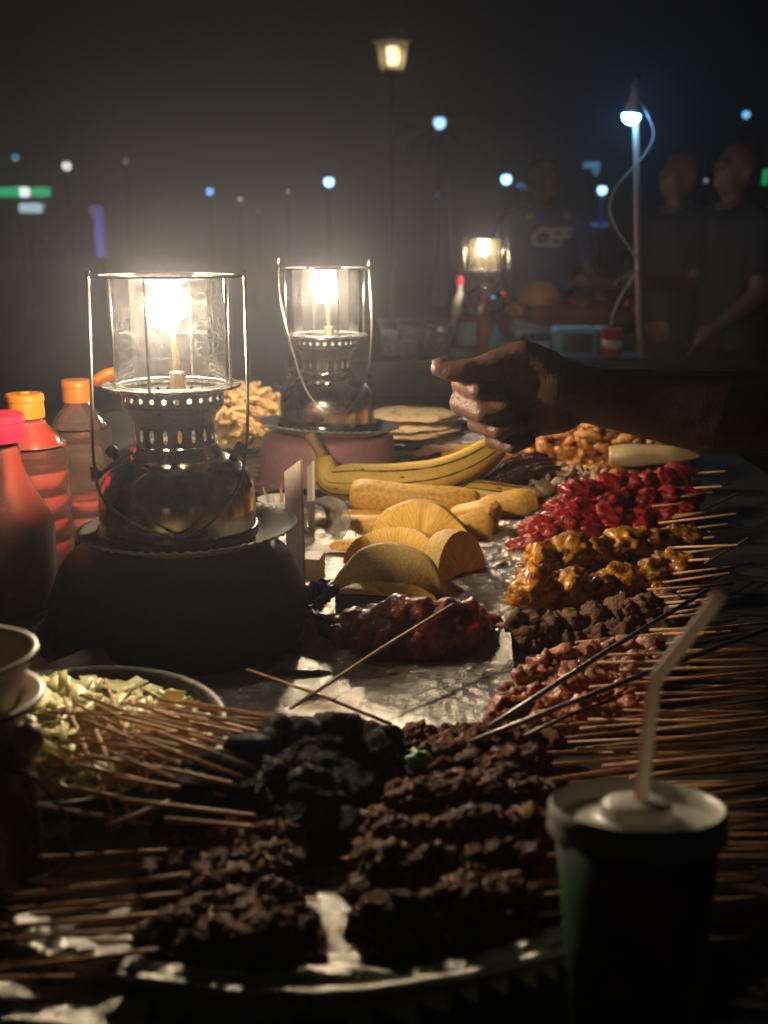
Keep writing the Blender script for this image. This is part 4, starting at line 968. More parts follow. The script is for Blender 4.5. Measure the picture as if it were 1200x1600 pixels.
# ------------------------------------------------------------------ flask with cups at the left edge
FL = V((at(-45, 1300, .64).x, .64, T))
t = thing('drinks_flask', 'dark brown flask with pale cup rims and black cord, left edge', 'flask', FL)
t.scale = (1, 1, .9)
mobj('body', lathe_me('body', [(0, 0), (.040, 0), (.044, .004), (.0445, .02), (.043, .125), (.041, .135), (.036, .140), (0, .141)], M['flask'], 48), t)
mobj('lower_cup', lathe_me('lower_cup', [(.030, .1405), (.036, .142), (.040, .156), (.050, .164), (.0525, .1655), (.0525, .168), (.048, .168), (.038, .160), (.030, .15)], M['enamelware'], 48), t)
mobj('upper_cup', lathe_me('upper_cup', [(.030, .1605), (.034, .1605), (.039, .172), (.044, .188), (.048, .196), (.0505, .198), (.0505, .2005), (.047, .200), (.042, .190), (.036, .172), (0, .166)], M['enamelware'], 48), t)
mobj('knob', lump_me('knob', 1, .010, .010, .012, .1, 2, M['enamelware'], 3), t, (.046, -.012, .142))
mobj('cord', tube_me('cord', spline([(.036, -.026, .128), (.052, -.026, .122), (.062, -.024, .105), (.070, -.02, .085), (.068, -.02, .074), (.071, -.02, .058), (.062, -.022, .046), (.042, -.026, .040)], 6), .0016, M['black_rubber'], 8), t)
mobj('band', lathe_me('band', [(.0445, .010), (.0462, .011), (.0462, .017), (.0445, .018)], M['steel'], 48), t)

# ------------------------------------------------------------------ drink cup with lid and bent straw
CU = V((.1337, .527, T))
t = thing('drink_cup', 'printed paper drink cup with white lid and bent striped straw', 'cup', CU, 0)
t.rotation_euler = (R(-11), 0, 0); t.location = CU+V((0, -.026, .004))
mobj('cup_wall', lathe_me('cup_wall', [(0, .004), (.029, .004), (.0295, 0), (.031, 0), (.0435, .1285), (.0425, .1285), (.0300, .006)], M['cup_print'], 56), t)
lid = mobj('lid', sharp(lathe_me('lid', [(.0436, .1225), (.0462, .1225), (.0470, .1250), (.0458, .1285), (.0466, .1310), (.0462, .1362), (.0448, .1380), (.0432, .1372), (.0418, .1325), (.0405, .1290), (.026, .1300), (.0200, .1305), (.0188, .1325), (.0183, .1372), (.0165, .1392), (.004, .1394), (0, .1394)], M['cup_white'], 64), 60), t)
def straw(parent):
    a = [V((.002, 0, .128)), V((.003, 0, .150)), V((.0075, 0, .196)), V((.0085, 0, .2015)), V((.0105, 0, .2065)), V((.0140, 0, .2110)), V((.030, 0, .2320)), V((.043, 0, .250))]
    c = []
    for i in range(len(a)-1): c += [a[i].lerp(a[i+1], k/4) for k in range(4)]
    c.append(a[-1]); seg = 16; rad = [.0037*(1+(.09*(-1)**i if 9 <= i <= 19 else 0)) for i in range(len(c))]
    me = tube_me('straw', c, rad, M['straw'], seg, caps=False)
    at_ = me.attributes.new('around', 'FLOAT', 'POINT')
    vals = []
    for i in range(len(c)):
        for k in range(seg): vals.append(math.cos(2*math.pi*k/seg*2+.8+.02*i))
    at_.data.foreach_set('value', vals)
    s_ = mobj('straw', me, parent); s_.rotation_euler = (0, 0, 0); sm = s_.modifiers.new('thick', 'SOLIDIFY'); sm.thickness = .0004
straw(lid)

# ------------------------------------------------------------------ reaching hand and its owner, standing beyond the right edge
HY = 1.17; PM = 1462.0
def H(u, v, dy=0.0): return at(u, v, HY)+V((0, dy, 0))
def r_(px): return px/PM
person = thing('person', 'person at the right whose dark bare arm reaches over the food', 'person', (.86, 1.30, 0))
pb = V(person.location)
sh = V((.80, 1.24, 1.36))
elb = H(1300, 640, .02)
pr = [(H(925, 617), H(1010, 630), r_(46), r_(54)), (H(1010, 630), H(1110, 645), r_(54), r_(66)), (H(1110, 645), H(1220, 645, .01), r_(66), r_(66)), (H(1220, 645, .01), elb, r_(66), r_(60)), (elb, sh, r_(62), .062),
      (H(925, 617), H(865, 605), r_(46), r_(50)),
      # palm
      (H(865, 603, .0), H(800, 588, .012), r_(46), r_(40)), (H(870, 625, .0), H(812, 622, .014), r_(44), r_(40)), (H(875, 640), H(822, 655, .012), r_(38), r_(34)), (H(840, 650), H(815, 668), r_(30), r_(26)),
      (H(850, 575, -.006), H(818, 556, -.006), r_(32), r_(26)), (H(818, 556, -.006), H(772, 566, -.010), r_(26), r_(21)),
      # thumb
      (H(772, 568, -.010), H(742, 575, -.014), r_(23), r_(18)), (H(742, 575, -.014), H(726, 577, -.015), r_(18), r_(19)), (H(726, 577, -.015), H(702, 577, -.015), r_(18.5), r_(17)), (H(702, 577, -.015), H(684, 573, -.014), r_(17), r_(13)),
      # index
      (H(800, 588, .020), H(722, 600, .010), r_(17), r_(17.5)), (H(722, 600, .010), H(745, 607, -.018), r_(16.5), r_(15.5)), (H(745, 609, -.018), H(775, 612, -.020), r_(13.5), r_(12)),
      # middle
      (H(800, 618, .022), H(722, 632, .008), r_(18.5), r_(20)), (H(722, 632, .008), H(752, 641, -.024), r_(17.5), r_(15.5)), (H(752, 641, -.024), H(788, 634, -.026), r_(15), r_(13)),
      # ring
      (H(810, 645, .022), H(747, 661, .006), r_(17), r_(17.5)), (H(747, 661, .006), H(776, 668, -.024), r_(16), r_(14.5)), (H(776, 668, -.024), H(808, 656, -.027), r_(14), r_(12)),
      # little
      (H(822, 668, .020), H(772, 690, .006), r_(14.5), r_(15)), (H(772, 690, .006), H(798, 694, -.018), r_(13.5), r_(12.5)), (H(798, 694, -.018), H(824, 682, -.022), r_(12), r_(10.5)),
      # neck and head
      ((.86, 1.30, 1.40), (.85, 1.28, 1.52), .058, .055), ((.85, 1.27, 1.60), (.85, 1.26, 1.67), .078, .088), ((.845, 1.225, 1.555), (.845, 1.225, 1.60), .050, .06), ((.835, 1.165, 1.595), (.838, 1.172, 1.63), .013, .010),
      ((.77, 1.28, 1.60), (.772, 1.285, 1.64), .014, .016), ((.935, 1.28, 1.60), (.933, 1.285, 1.64), .014, .016),
      # trunk, other arm
      ((.86, 1.30, 1.40), (.86, 1.31, 1.05), .11, .12), (sh, (.95, 1.28, 1.38), .065, .065), ((.95, 1.28, 1.38), (1.02, 1.34, 1.36), .06, .058), ((1.02, 1.34, 1.36), (1.10, 1.38, 1.08), .052, .044), ((1.10, 1.38, 1.08), (1.06, 1.30, .84), .042, .03), ((1.06, 1.30, .84), (1.05, 1.28, .74), .036, .026)]
pr = [(V(a)-pb, V(b)-pb, c, d) for a, b, c, d in pr]
hb = organic('body', pr, .0031, M['skin'], person, 3, .0007, 60)
organic('shirt', [(V(a)-pb, V(b)-pb, c, d) for a, b, c, d in [((.86, 1.30, 1.36), (.86, 1.31, .98), .15, .15), (sh+V((.0, .0, .0)), (.95, 1.29, 1.38), .078, .085), ((.95, 1.29, 1.38), (1.02, 1.34, 1.36), .08, .075), (sh, sh.lerp(elb, .42), .076, .078), ((1.02, 1.34, 1.36), (1.07, 1.36, 1.20), .07, .068)]], .012, M['grey_cloth'], person, 3, .006, 14)
organic('trousers', [(V(a)-pb, V(b)-pb, c, d) for a, b, c, d in [((.86, 1.31, 1.0), (.86, 1.31, .92), .145, .145), ((.79, 1.31, .9), (.78, 1.32, .08), .095, .065), ((.94, 1.31, .9), (.95, 1.32, .08), .095, .065), ((.78, 1.32, .05), (.77, 1.20, .04), .045, .04), ((.95, 1.32, .05), (.95, 1.20, .04), .045, .04)]], .014, M['black_cloth'], person, 3, .006, 14)
organic('hair', [(V((.85, 1.285, 1.665))-pb, V((.85, 1.285, 1.69))-pb, .088, .085)], .012, M['hair'], person, 2, .004, 60)
mobj('thumb_nail', lump_me('thumb_nail', 1, .0075, .0050, .0016, .05, 1, M['nail'], 2), hb, H(684, 562, -.016)-pb, (R(35), R(-8), 0))

# ------------------------------------------------------------------ people at the far stall
def figure(label, loc, rz, h, shirt, trousers, armL, armR, hat=None, voxel=.014):
    """standing figure facing -Y before turning; arms as (elbow, wrist) offsets from the shoulder"""
    s = h/1.72; t = thing('person', label, 'person', loc, rz)
    S = lambda x, y, z: V((x, y, z))*s
    b = [(S(0, 0, 1.42), S(0, -.01, 1.52), .056*s, .052*s), (S(0, .0, 1.605), S(0, .005, 1.645), .080*s, .082*s), (S(0, -.035, 1.545), S(0, -.04, 1.60), .052*s, .064*s), (S(0, -.105, 1.575), S(0, -.095, 1.605), .014*s, .010*s),
         (S(.083, .0, 1.58), S(.085, .005, 1.61), .013*s, .015*s), (S(-.083, .0, 1.58), S(-.085, .005, 1.61), .013*s, .015*s), (S(.0, -.098, 1.548), S(.0, -.098, 1.549), .018*s, .018*s),
         (S(.03, -.09, 1.632), S(-.03, -.09, 1.632), .012*s, .012*s),
         (S(0, 0, 1.38), S(0, .01, 1.05), .12*s, .11*s), (S(0, .01, 1.05), S(0, .01, .95), .12*s, .13*s)]
    sh_ = [(S(0, .0, 1.36), S(0, .01, 1.0), .135*s, .135*s), (S(.10, 0, 1.36), S(.08, .01, .98), .105*s, .105*s), (S(-.10, 0, 1.36), S(-.08, .01, .98), .105*s, .105*s), (S(.10, 0, 1.42), S(.19, .0, 1.39), .065*s, .066*s), (S(-.10, 0, 1.42), S(-.19, .0, 1.39), .065*s, .066*s)]
    for sx, (e, wr) in ((-1, armL), (1, armR)):
        p = S(sx*.19, 0, 1.39); e_ = p+V(e)*s; w_ = e_+V(wr)*s; hd = w_+(V(wr).normalized())*.07*s
        b += [(p, e_, .05*s, .042*s), (e_, w_, .042*s, .028*s), (w_, hd, .032*s, .036*s)]
        d = (hd-w_).normalized(); sd = d.orthogonal().normalized()
        for f_ in (-.024, -.008, .008, .024): b.append((hd+sd*f_*s, hd+sd*f_*1.2*s+d*.075*s+V((0, 0, -.02*s)), .0095*s, .008*s))
        b.append((w_+sd*.02*s, w_+sd*.055*s+d*.06*s, .011*s, .009*s))
        sh_ += [(p, p.lerp(e_, .62), .066*s, .064*s)]
    for sx in (-1, 1): b += [(S(sx*.09, .01, .92), S(sx*.10, .02, .5), .08*s, .055*s), (S(sx*.10, .02, .5), S(sx*.10, .03, .09), .052*s, .04*s), (S(sx*.10, .03, .06), S(sx*.10, -.12, .04), .04*s, .035*s)]
    organic('body', b, voxel*s, M['skin_far'], t, 2)
    so = organic('shirt', sh_, .016, shirt, t, 3, .006, 9)
    organic('trousers', [(S(sx*.085, .01, .96), S(sx*.10, .02, .5), .105*s, .085*s) for sx in (-1, 1)]+[(S(sx*.10, .02, .5), S(sx*.10, .03, .10), .085*s, .07*s) for sx in (-1, 1)], .018, trousers, t, 3, .005, 9)
    organic('hair', [(S(0, .022, 1.655), S(0, .03, 1.672), .080*s, .082*s), (S(0, .045, 1.60), S(0, .045, 1.64), .066*s, .07*s)], .012, M['hair'], t, 2, .003, 70)
    for sx in (-1, 1): mobj('eye', lump_me('eye', 1, .011*s, .006*s, .007*s, 0, 1, M['hair'], 2), t, S(sx*.031, -.098, 1.614))
    return t, so
def on_shirt(text, so, t, x, z, size, m, name, shear=.25):
    cu = bpy.data.curves.new(name, 'FONT'); cu.body = text; cu.size = size; cu.align_x = 'CENTER'; cu.shear = shear; cu.offset = size*.055; cu.extrude = .002; cu.space_character = .95
    tmp = bpy.data.objects.new('tmp', cu); col.objects.link(tmp)
    me = bpy.data.meshes.new_from_object(tmp.evaluated_get(bpy.context.evaluated_depsgraph_get())); col.objects.unlink(tmp); bpy.data.objects.remove(tmp)
    bm = bmesh.new(); bm.from_mesh(me); bmesh.ops.subdivide_edges(bm, edges=[e for e in bm.edges if e.calc_length() > .03], cuts=2); bm.to_mesh(me); bm.free()
    for v in me.vertices:
        px_, pz_ = v.co.x+x, v.co.y+z
        ok, loc, nrm, _ = so.ray_cast(V((px_, -.6, pz_)), V((0, 1, 0)))
        yy = loc.y if ok else -.14
        v.co = V((px_, yy-.004-v.co.z, pz_))
    me.materials.clear(); me.materials.append(m); return mobj(name, me, t)
MY = 5.95
mp = at(848, 360, MY)
mn, so = figure('man in a navy blue jersey with white letters behind far stall', (mp.x, MY, 0), R(4), 1.61, M['navy'], M['black_cloth'],
       ((-.07, -.04, -.27), (.06, -.14, -.20)), ((.09, -.03, -.27), (.08, -.10, -.24)))
bpy.context.view_layer.update()
on_shirt('CEF', so, mn, .012, 1.185, .125, M['white_print'], 'jersey_letters')
for x_, m_ in ((-.085, M['gold_print']), (.10, M['gold_print'])):
    ok, loc, nrm, _ = so.ray_cast(V((x_, -.6, 1.325)), V((0, 1, 0)))
    mobj('jersey_badge', lump_me('jersey_badge', 2, .026, .003, .028, .1, 1, m_, 2), mn, loc if ok else V((x_, -.12, 1.325)))
figure('person in black reaching a bare forearm towards the far food', (at(1062, 300, 4.75).x, 4.75, 0), R(-62), 1.57, M['black_cloth'], M['black_cloth'],
       ((-.05, -.06, -.27), (.03, -.25, .02)), ((.05, -.10, -.26), (-.03, -.26, .03)))
figure('taller person in black standing at the right edge by the green sign', (at(1150, 300, 4.45).x, 4.45, 0), R(-70), 1.58, M['black_cloth'], M['black_cloth'],
       ((-.06, .02, -.29), (.0, -.08, -.25)), ((.06, -.04, -.28), (.0, -.20, -.14)))

# ------------------------------------------------------------------ far stall goods
def put(u, Y): return V((at(u, 500, Y).x, Y, T))
lantern('pressure_lantern', 'distant lit pressure lantern on the far stall, left of jersey man', (at(758, 370, 4.15).x, 4.15, T+.145), R(10),
        [(-.084, 0, .279), (-.083, -.030, .2), (-.078, -.072, .105), (-.04, -.094, .045), (0, -.097, .025), (.04, -.094, .045), (.078, -.072, .105), (.083, -.03, .2), (.084, 0, .279)], print_text=False, rods=(-80, 10, 100, 190), mantle='mantle_far', glass='glass_far')
q = at(758, 370, 4.15); tub('upturned_tub', 'dark red upturned pail under the distant lantern', (q.x, 4.15, T), [(0, .144), (.092, .144), (.098, .138), (.104, .07), (.110, .010)], M['red_plastic'],
    rim=[(.110, .012), (.115, .012), (.116, .007), (.115, .002), (.108, .001), (.110, .012)])
def simple(name, label, cat, loc, prof, m, lid=None, lidm=None, rot=(0, 0, 0)):
    t = thing(name, label, cat, loc); t.rotation_euler = rot
    mobj('wall', sharp(lathe_me('wall', prof, m, 36), 45), t)
    if lid: mobj('cap', sharp(lathe_me('cap', lid, lidm, 32), 45), t)
    return t
BOT = [(0, .001), (.030, .001), (.033, .006), (.033, .10), (.030, .125), (.016, .155), (.011, .165), (.011, .195)]
BCAP = [(.010, .192), (.014, .192), (.014, .218), (.012, .222), (0, .2225)]
simple('sauce_bottle', 'slim far bottle with a red cap, left of the distant lantern', 'bottle', put(718, 4.35)+V((0, 0, .06)), BOT, M['cream_plastic'], BCAP, M['red_cap'])
tag(mobj('crate', box_me('crate', .09, .09, .06, M['green_plastic'], .006), None, put(718, 4.35)), 'small green crate under the slim far bottle', 'crate')
simple('sauce_bottle', 'orange-red far bottle right in front of the distant lantern', 'bottle', put(757, 3.99), BOT, M['orange_meat'], BCAP, M['red_cap'])
simple('sauce_bottle', 'dark red far bottle right of the distant lantern', 'bottle', put(783, 4.35)+V((0, 0, 0)), BOT, M['red_plastic'], BCAP, M['red_cap'])
t = simple('paper_cone', 'pale blue-white tapered stack of cups on the far stall', 'cups', put(735, 4.02)+V((0, 0, .04)), [(0, .001), (.052, .001), (.054, .004), (.040, .085), (.036, .087), (0, .087)], M['teal'])
mobj('red_band', lathe_me('red_band', [(.0545, .001), (.0558, .002), (.0550, .010), (.0535, .011)], M['red_plastic'], 36), t)
tag(mobj('crate', box_me('crate', .13, .10, .04, M['green_plastic'], .006), None, put(735, 4.02)), 'flat green box under the stack of cups', 'crate')
tag(mobj('water_jug', lathe_me('water_jug', [(0, 0), (.038, 0), (.042, .006), (.042, .07), (.035, .09), (.02, .10), (.016, .125), (0, .126)], M['pale_blue'], 32), None, put(770, 4.0)), 'small light blue jug right of the tapered cups', 'jug')
t = simple('cooking_pot', 'aluminium pot with lid in the middle of the far stall', 'pot', put(812, 4.30), [(0, .001), (.082, .001), (.088, .008), (.090, .07), (.094, .072), (.094, .076), (.088, .076)], M['pot'], [(.095, .076), (.092, .080), (.05, .094), (.014, .098), (.014, .112), (.02, .118), (0, .120)], M['cream_plastic'])
simple('jar', 'white jar with a dark blue lid behind the hand', 'jar', put(845, 4.02), [(0, .001), (.038, .001), (.042, .006), (.042, .058), (.036, .068)], M['cream_plastic'], [(.036, .066), (.040, .066), (.040, .084), (.036, .088), (0, .0885)], M['blue_tub'])
simple('jar', 'squat cream jar left of the white jar, behind the hand', 'jar', put(798, 4.0), [(0, .001), (.050, .001), (.054, .008), (.052, .060), (.044, .068)], M['cream_plastic'], [(.044, .066), (.05, .066), (.05, .078), (0, .079)], M['dark_metal'])
t = thing('water_container', 'translucent pale blue container with rounded top on far stall', 'container', put(897, 4.05))
mobj('wall', box_me('wall', .165, .12, .115, M['pale_blue'], .024, seg=4), t); mobj('front_window', box_me('front_window', .11, .012, .07, M['dark_metal'], .004), t, (.006, -.061, .022)); mobj('cap', lathe_me('cap', [(0, 0), (.026, 0), (.026, .02), (.022, .023), (0, .0235)], M['teal'], 24), t, (.105, .03, .09)); mobj('shoulder', box_me('shoulder', .08, .08, .10, M['pale_blue'], .014, seg=3), t, (.105, .03, 0))
simple('tin_can', 'red and white tin can beside the pale blue container', 'can', put(957, 3.99)+V((0, 0, .012)), [(0, .001), (.037, .001), (.039, .003), (.039, .092), (.041, .094), (.041, .098), (.037, .098), (.036, .094), (0, .094)], M['red_plastic'], [(.0392, .030), (.0402, .031), (.0402, .058), (.0392, .059)], M['cream_plastic'])
o = crumple_sheet('plastic_sheet', lambda x, y: True, put(905, 4).x-.10, put(985, 4).x+.08, 3.955, 4.15, .012, .002, .006, 'pale blue plastic sheet under the far container', 'sheet', 9); o.data.materials.clear(); o.data.materials.append(M['pale_blue'])
# heaped food at the back of the far stall
fq = put(842, 5.3)
simple('fruit_half', 'dull orange half melon on the far stall below the jersey', 'fruit', fq+V((0, 0, .12)), [(.098, 0), (.10, .006), (.094, .05), (.075, .085), (.045, .105), (0, .112)], M['orange_rind'])
tray('serving_platter', 'dark serving platter under the heaped far food', put(880, 5.25)+V((.08, 0, .004)), .42, .28, .05, M['dark_metal'], 'platter')
tag(mobj('far_food_bed', lump_me('far_food_bed', 5, .36, .22, .12, .2, 4, M['dark_meat'], 4), None, put(880, 5.25)+V((.08, 0, .02))), 'dark mass of grilled food heaped on the far platter', 'food')['kind'] = 'stuff'
random.seed(8)
for k in range(30):
    x, y = random.uniform(-.22, .44), random.uniform(-.16, .12); kd = random.choice(['orange', 'orange', 'red', 'yellow', 'pink'])
    o = mobj('grilled_piece', random.choice(LUMP[kd]), None, fq+V((x+.06, y, .115-.12*abs(x-.12)**1.5)), (random.random()*6, random.random()*6, 0), [random.uniform(.028, .045)]*3)
    tag(o, 'reddish grilled piece in the heap on the far platter', 'food', 'grilled pieces on the far platter')
tag(mobj('dark_tarp', box_me('dark_tarp', .36, .09, .07, M['fan_card'], .02), None, put(862, 4.62), (R(0), R(10), R(-14))), 'dark folded tarp across the middle of the far stall', 'tarp')
for k, (u, Y, s, lb) in enumerate(((612, 4.15, .9, 'dim glass jar at the left end of the far stall'), (640, 4.05, 1.1, 'second dim glass jar from the left end, far stall'), (668, 4.15, .9, 'third dim glass jar from the left, far stall'), (690, 4.02, 1.2, 'dim glass jar next to the tapered cups'))):
    simple('glass_jar', lb, 'jar', put(u, Y), [(0, .001), (.038*s, .001), (.042*s, .006), (.042*s, .07*s), (.034*s, .085*s)], M['plastic_clear'], [(.034*s, .083*s), (.04*s, .083*s), (.04*s, .1*s), (0, .101*s)], M['pot'])
for k, (u, Y, lb) in enumerate(((625, 4.8, 'steel bowl at the far left back of the far stall'), (655, 4.7, 'steel bowl in the back left of the far stall, middle one'), (690, 4.85, 'steel bowl behind the tapered cups'))):
    simple('steel_bowl', lb, 'bowl', put(u, Y)+V((0, 0, 0)), [(0, .002), (.05, .002), (.085, .05), (.10, .085), (.103, .086), (.098, .084), (.05, .006), (0, .005)], M['pot'])

# ------------------------------------------------------------------ pole with LED bulb
PY = 4.0
pt, pbm = at(992, 125, PY), at(1001, 575, PY)
dirp = (pbm-pt).normalized(); foot = pt+dirp*((pt.z)/-dirp.z)
t = thing('lamp_pole', 'slim rusty pole with a cold white bulb and hanging cable', 'lamp pole', foot)
mobj('pole', tube_me('pole', [(0, 0, 0), (pt-foot)*.35, (pt-foot)*.7, pt-foot], [.013, .0125, .012, .011], M['rust_pole'], 14), t)
bq = at(984, 186, PY)-foot
bulb = mobj('bulb_body', lathe_me('bulb_body', [(0, .085), (.012, .085), (.013, .055), (.018, .035), (.028, .008), (.030, .0)], M['led_body'], 28), t, bq+V((-.001, -.03, .012)), (0, R(6), 0))
mobj('bulb_dome', lathe_me('bulb_dome', [(.030, 0), (.030, -.010), (.025, -.022), (.014, -.030), (0, -.033)], M['led'], 28), bulb)
mobj('socket', lathe_me('socket', [(0, .13), (.010, .13), (.016, .118), (.016, .083), (0, .083)], M['dark_metal'], 20), bulb)
cb_ = [at(990, 140, PY-.03), at(1010, 175, PY-.03), at(1022, 210, PY-.03), at(1005, 245, PY-.03), at(965, 290, PY-.03), at(953, 325, PY-.03), at(965, 360, PY-.03), at(990, 395, PY-.03), at(997, 420, PY-.03), at(975, 455, PY-.05), at(958, 490, PY-.05), at(955, 510, PY-.05)]
mobj('cable', tube_me('cable', spline([p-foot for p in cb_], 6), .0035, M['cable'], 8), t)

# ------------------------------------------------------------------ street lamps and lights far off
def lamp(label, u, v, Y, rad, c, s, name='street_light', shape='ball', cat='street lamp'):
    Y, rad, s = Y*.45, rad*.45, s*.75
    p = at(u, v, Y); t = thing(name, label, cat, (p.x, Y, 0))
    e = emit('glow', c, s)
    if shape == 'ball':
        mobj('lamp_globe', lathe_me('lamp_globe', [(0, -rad), (rad*.6, -rad*.8), (rad*.95, -rad*.3), (rad*.95, rad*.3), (rad*.6, rad*.8), (0, rad)], e, 20), t, (0, 0, p.z))
        mobj('post', tube_me('post', [(0, .0, 0), (0, .0, p.z*.5), (0, .0, p.z-rad)], [.006, .005, .004], M['post'], 8), t)
        mobj('post_cap', lathe_me('post_cap', [(0, rad*1.3), (rad*.5, rad*1.1), (rad*1.1, rad*.75), (rad*1.0, rad*.7)], M['post'], 16), t, (0, 0, p.z))
    return t
# big four-sided lantern on a post
p = at(613, 90, 15); t = thing('street_lantern', 'warm four-sided street lantern high above the rear lantern', 'street lamp', (p.x, 15, 0))
mobj('post', tube_me('post', [(0, 0, 0), (0, 0, 1.0), (0, 0, p.z-.24)], [.03, .02, .016], M['post'], 12), t)
mobj('lamp_glow', lathe_me('lamp_glow', [(0, -.12), (.07, -.11), (.10, 0), (.08, .10), (0, .12)], emit('warm_lamp', (1, .78, .44), 4.5), 20), t, (0, 0, p.z+.02))
pane = clear('street_pane', tint=(1, .95, .85), film=.5, filmcol=(.85, .72, .5), rough=.3, fs=9)
lo_, hi_, h_ = .120, .185, .33
for k in range(4):
    a = k*math.pi/2+.35
    def cr_(r, s_, z_): q = V((r, s_*r, z_)); return Matrix.Rotation(a, 3, 'Z')@q
    mobj('pane', mesh('pane', [cr_(lo_*.9, -1, -h_/2), cr_(lo_*.9, 1, -h_/2), cr_(hi_*.9, 1, h_/2), cr_(hi_*.9, -1, h_/2)], [(0, 1, 2, 3)], pane, False), t, (0, 0, p.z))
    mobj('corner_bar', tube_me('corner_bar', [cr_(lo_*.93, 1, -h_/2-.02), cr_(hi_*.93, 1, h_/2+.02)], .012, M['post'], 8), t, (0, 0, p.z))
mobj('roof', lathe_me('roof', [(.285, h_/2+.02), (.26, h_/2+.04), (.12, h_/2+.16), (.05, h_/2+.2), (0, h_/2+.26)], M['post'], 4, False), t, (0, 0, p.z))
mobj('base_plate', lathe_me('base_plate', [(0, -h_/2-.08), (.06, -h_/2-.07), (.16, -h_/2-.02), (.16, -h_/2), (0, -h_/2)], M['post'], 8, False), t, (0, 0, p.z))

BL = (.30, .62, 1); WH = (1, .95, .85)
for (u, v, Y, rad, c, s, lb) in (
    (24, 246, 40, .13, (.12, .42, .65), .9, 'dim blue light at the far left above the green sign'),
    (104, 259, 40, .17, (1, .97, .9), 1.5, 'round white light at the far left'),
    (196, 252, 50, .16, (.6, .62, .6), .25, 'very faint grey light right of the white one'),
    (328, 299, 40, .14, (.18, .46, .95), 2.2, 'blue light above the front lantern'),
    (375, 311, 45, .10, (.9, .9, .6), .6, 'small yellowish light right of the blue one'),
    (450, 300, 48, .10, (.8, .8, .75), .35, 'faint pale light between the two lanterns'),
    (404, 329, 48, .07, (.8, .85, .8), .35, 'tiny faint light above the gap between lanterns'),
    (514, 284, 38, .17, (.30, .66, 1), 6.0, 'bright blue-white light straight above the rear lantern'),
    (687, 192, 22, .12, (.36, .66, 1), 2.6, 'blue light in front of the palm crown'),
    (683, 305, 45, .12, (.2, .4, .7), .3, 'dim blue light under the palm'),
    (791, 280, 26, .12, (.32, .66, 1), 6.0, 'bright bluish light left of the jersey man'),
    (941, 297, 24, .10, (.32, .66, 1), 5.0, 'bright bluish light between jersey man and pole'),
    (1166, 179, 40, .13, (.2, .54, .95), 2.2, 'lone blue light high at the right edge'),
    (1183, 252, 40, .07, (.8, .85, .8), .6, 'tiny white light right, above the green sign'),
    (1103, 282, 30, .05, (1, .95, .85), .5, 'tiny white light between the two people in black'),
    (73, 372, 50, .12, (.5, .52, .55), .12, 'barely visible grey light below the green sign')):
    lamp(lb, u, v, Y, rad, c, s)
def sign(label, parts, u, v, Y, name='neon_sign', cat='sign'):
    Y *= .5
    p = at(u, v, Y); t = thing(name, label, cat, (p.x, Y, 0))
    mobj('post', tube_me('post', [(0, .12, 0), (0, .12, p.z*.5), (0, .12, p.z)], .008, M['post'], 10), t)
    for (nm, du, dv, wu, hv, c, s) in parts:
        q = at(u+du, v+dv, Y); mm = Y*1.03/F
        mobj('bracket', box_me('bracket', wu*mm*1.1, .06, hv*mm*1.1, M['post'], .01, False), t, (q.x-p.x, .07, q.z))
        mobj(nm, box_me(nm, wu*mm, .05, hv*mm, emit('neon', c, s), min(hv, wu)*mm*.3, False, 3), t, (q.x-p.x, 0, q.z))
    return t
sign('green neon sign with white middle at the far left', [('green_tube', -24, 0, 34, 14, (.02, .55, .22), .75), ('white_panel', 0, 0, 16, 14, (.8, 1, .95), 1.4), ('green_tube', 26, 0, 26, 14, (.02, .55, .22), .75), ('white_panel', 10, 25, 34, 14, (.6, .85, .95), .7)], 38, 300, 34)
sign('vertical violet lit banner left of the front lantern', [('violet_panel', 0, 0, 13, 74, (.16, .14, .75), .42), ('violet_panel', -4, -34, 20, 10, (.35, .3, .5), .22)], 155, 362, 32)
sign('small green neon sign at the right edge', [('green_tube', 0, 0, 9, 22, (.02, .55, .15), .5)], 1196, 277, 28)
sign('blue lit sign high right of the jersey man', [('blue_panel', 0, -2, 24, 9, (.12, .38, .7), .45), ('blue_panel', 6, 8, 10, 10, (.12, .38, .7), .3)], 925, 260, 30)
sign('blue streak of light beside the head of the jersey man', [('blue_panel', 0, 0, 12, 7, (.10, .3, .6), .35), ('blue_panel', 8, 5, 8, 6, (.10, .3, .6), .25)], 812, 289, 30)  # glowing panels stand in for a smear of blue light
sign('dim blue reflection in booth glass right of the jersey man', [('blue_panel', 0, 0, 30, 8, (.08, .16, .5), .30), ('blue_panel', 5, -28, 8, 50, (.05, .12, .35), .10)], 935, 351, 28)  # glowing panels imitate a bluish reflection, no lamp here

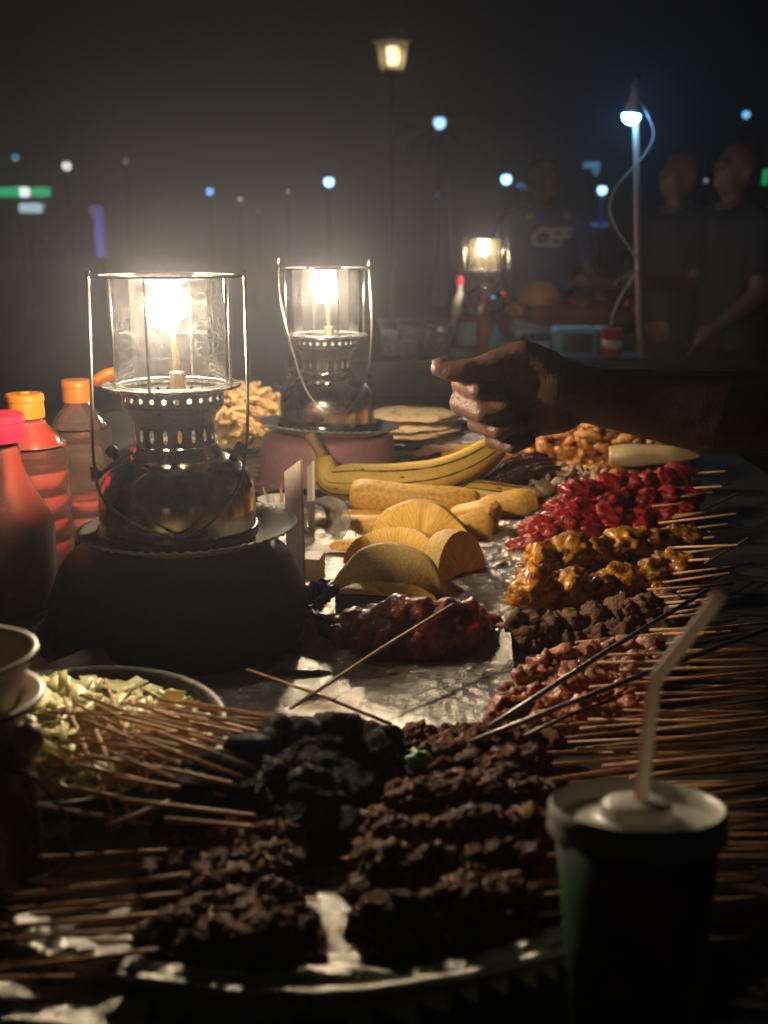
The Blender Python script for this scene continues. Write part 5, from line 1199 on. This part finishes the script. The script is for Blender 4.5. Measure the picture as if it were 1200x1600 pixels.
# palm by the blue light
p = at(690, 205, 20); t = thing('palm_tree', 'dim palm tree with spreading fronds behind the blue light', 'tree', (p.x, 20.6, 0))
mobj('trunk', tube_me('trunk', [(0, 0, 0), (.08, 0, p.z*.35), (.05, 0, p.z*.7), (0, 0, p.z)], [.17, .14, .12, .11], M['bark'], 14), t)
crown = bpy.data.objects.new('crown', None); link(crown, t); crown.location = (0, 0, p.z)
random.seed(4)
for k in range(17):
    a = k*2.4; el = random.uniform(.1, 1.0); L_ = random.uniform(.9, 1.4)
    vs_, fs = [], []; n = 14
    d = V((math.cos(a), math.sin(a), 0)); pts = []
    for i in range(n+1):
        s_ = i/n; pts.append(d*(L_*s_*math.cos(el*.6))+V((0, 0, L_*(s_*math.sin(el)-.75*s_*s_))))
    for i in range(n):
        tt = (pts[i+1]-pts[i]).normalized(); sd = tt.cross(V((0, 0, 1))).normalized(); wl = .30*math.sin(math.pi*(i+1.2)/(n+2.2))
        for sg in (-1, 1):
            b0 = len(vs_); q = pts[i]; e_ = q+sd*sg*wl+tt*wl*.5-V((0, 0, wl*.35))
            vs_ += [q, q+tt*.035, e_]; fs.append((b0, b0+1, b0+2))
        b0 = len(vs_); vs_ += [pts[i]-sd*.012, pts[i]+sd*.012, pts[i+1]+sd*.010, pts[i+1]-sd*.010]; fs.append((b0, b0+1, b0+2, b0+3))
    mobj('frond', mesh('frond', vs_, fs, M['frond'], False), crown)

# ------------------------------------------------------------------ added air volume, its scatter stands in for lens glow round the lanterns
def glow_haze():
    bm = bmesh.new(); bmesh.ops.create_cube(bm, size=1)
    for v in bm.verts: v.co = V((v.co.x*190, 50+v.co.y*190, -1+(v.co.z+.5)*14))
    m, nt, b, out = nodes_of('glow_haze'); nt.nodes.remove(b)
    pv = nt.nodes.new('ShaderNodeVolumePrincipled'); pv.inputs['Color'].default_value = (.77, .81, 1.0, 1); pv.inputs['Density'].default_value = HAZE; pv.inputs['Anisotropy'].default_value = 0.84
    nt.links.new(pv.outputs[0], out.inputs['Volume'])
    o = mobj('glow_haze', from_bm('glow_haze', bm, m)); stuff(o)
glow_haze()
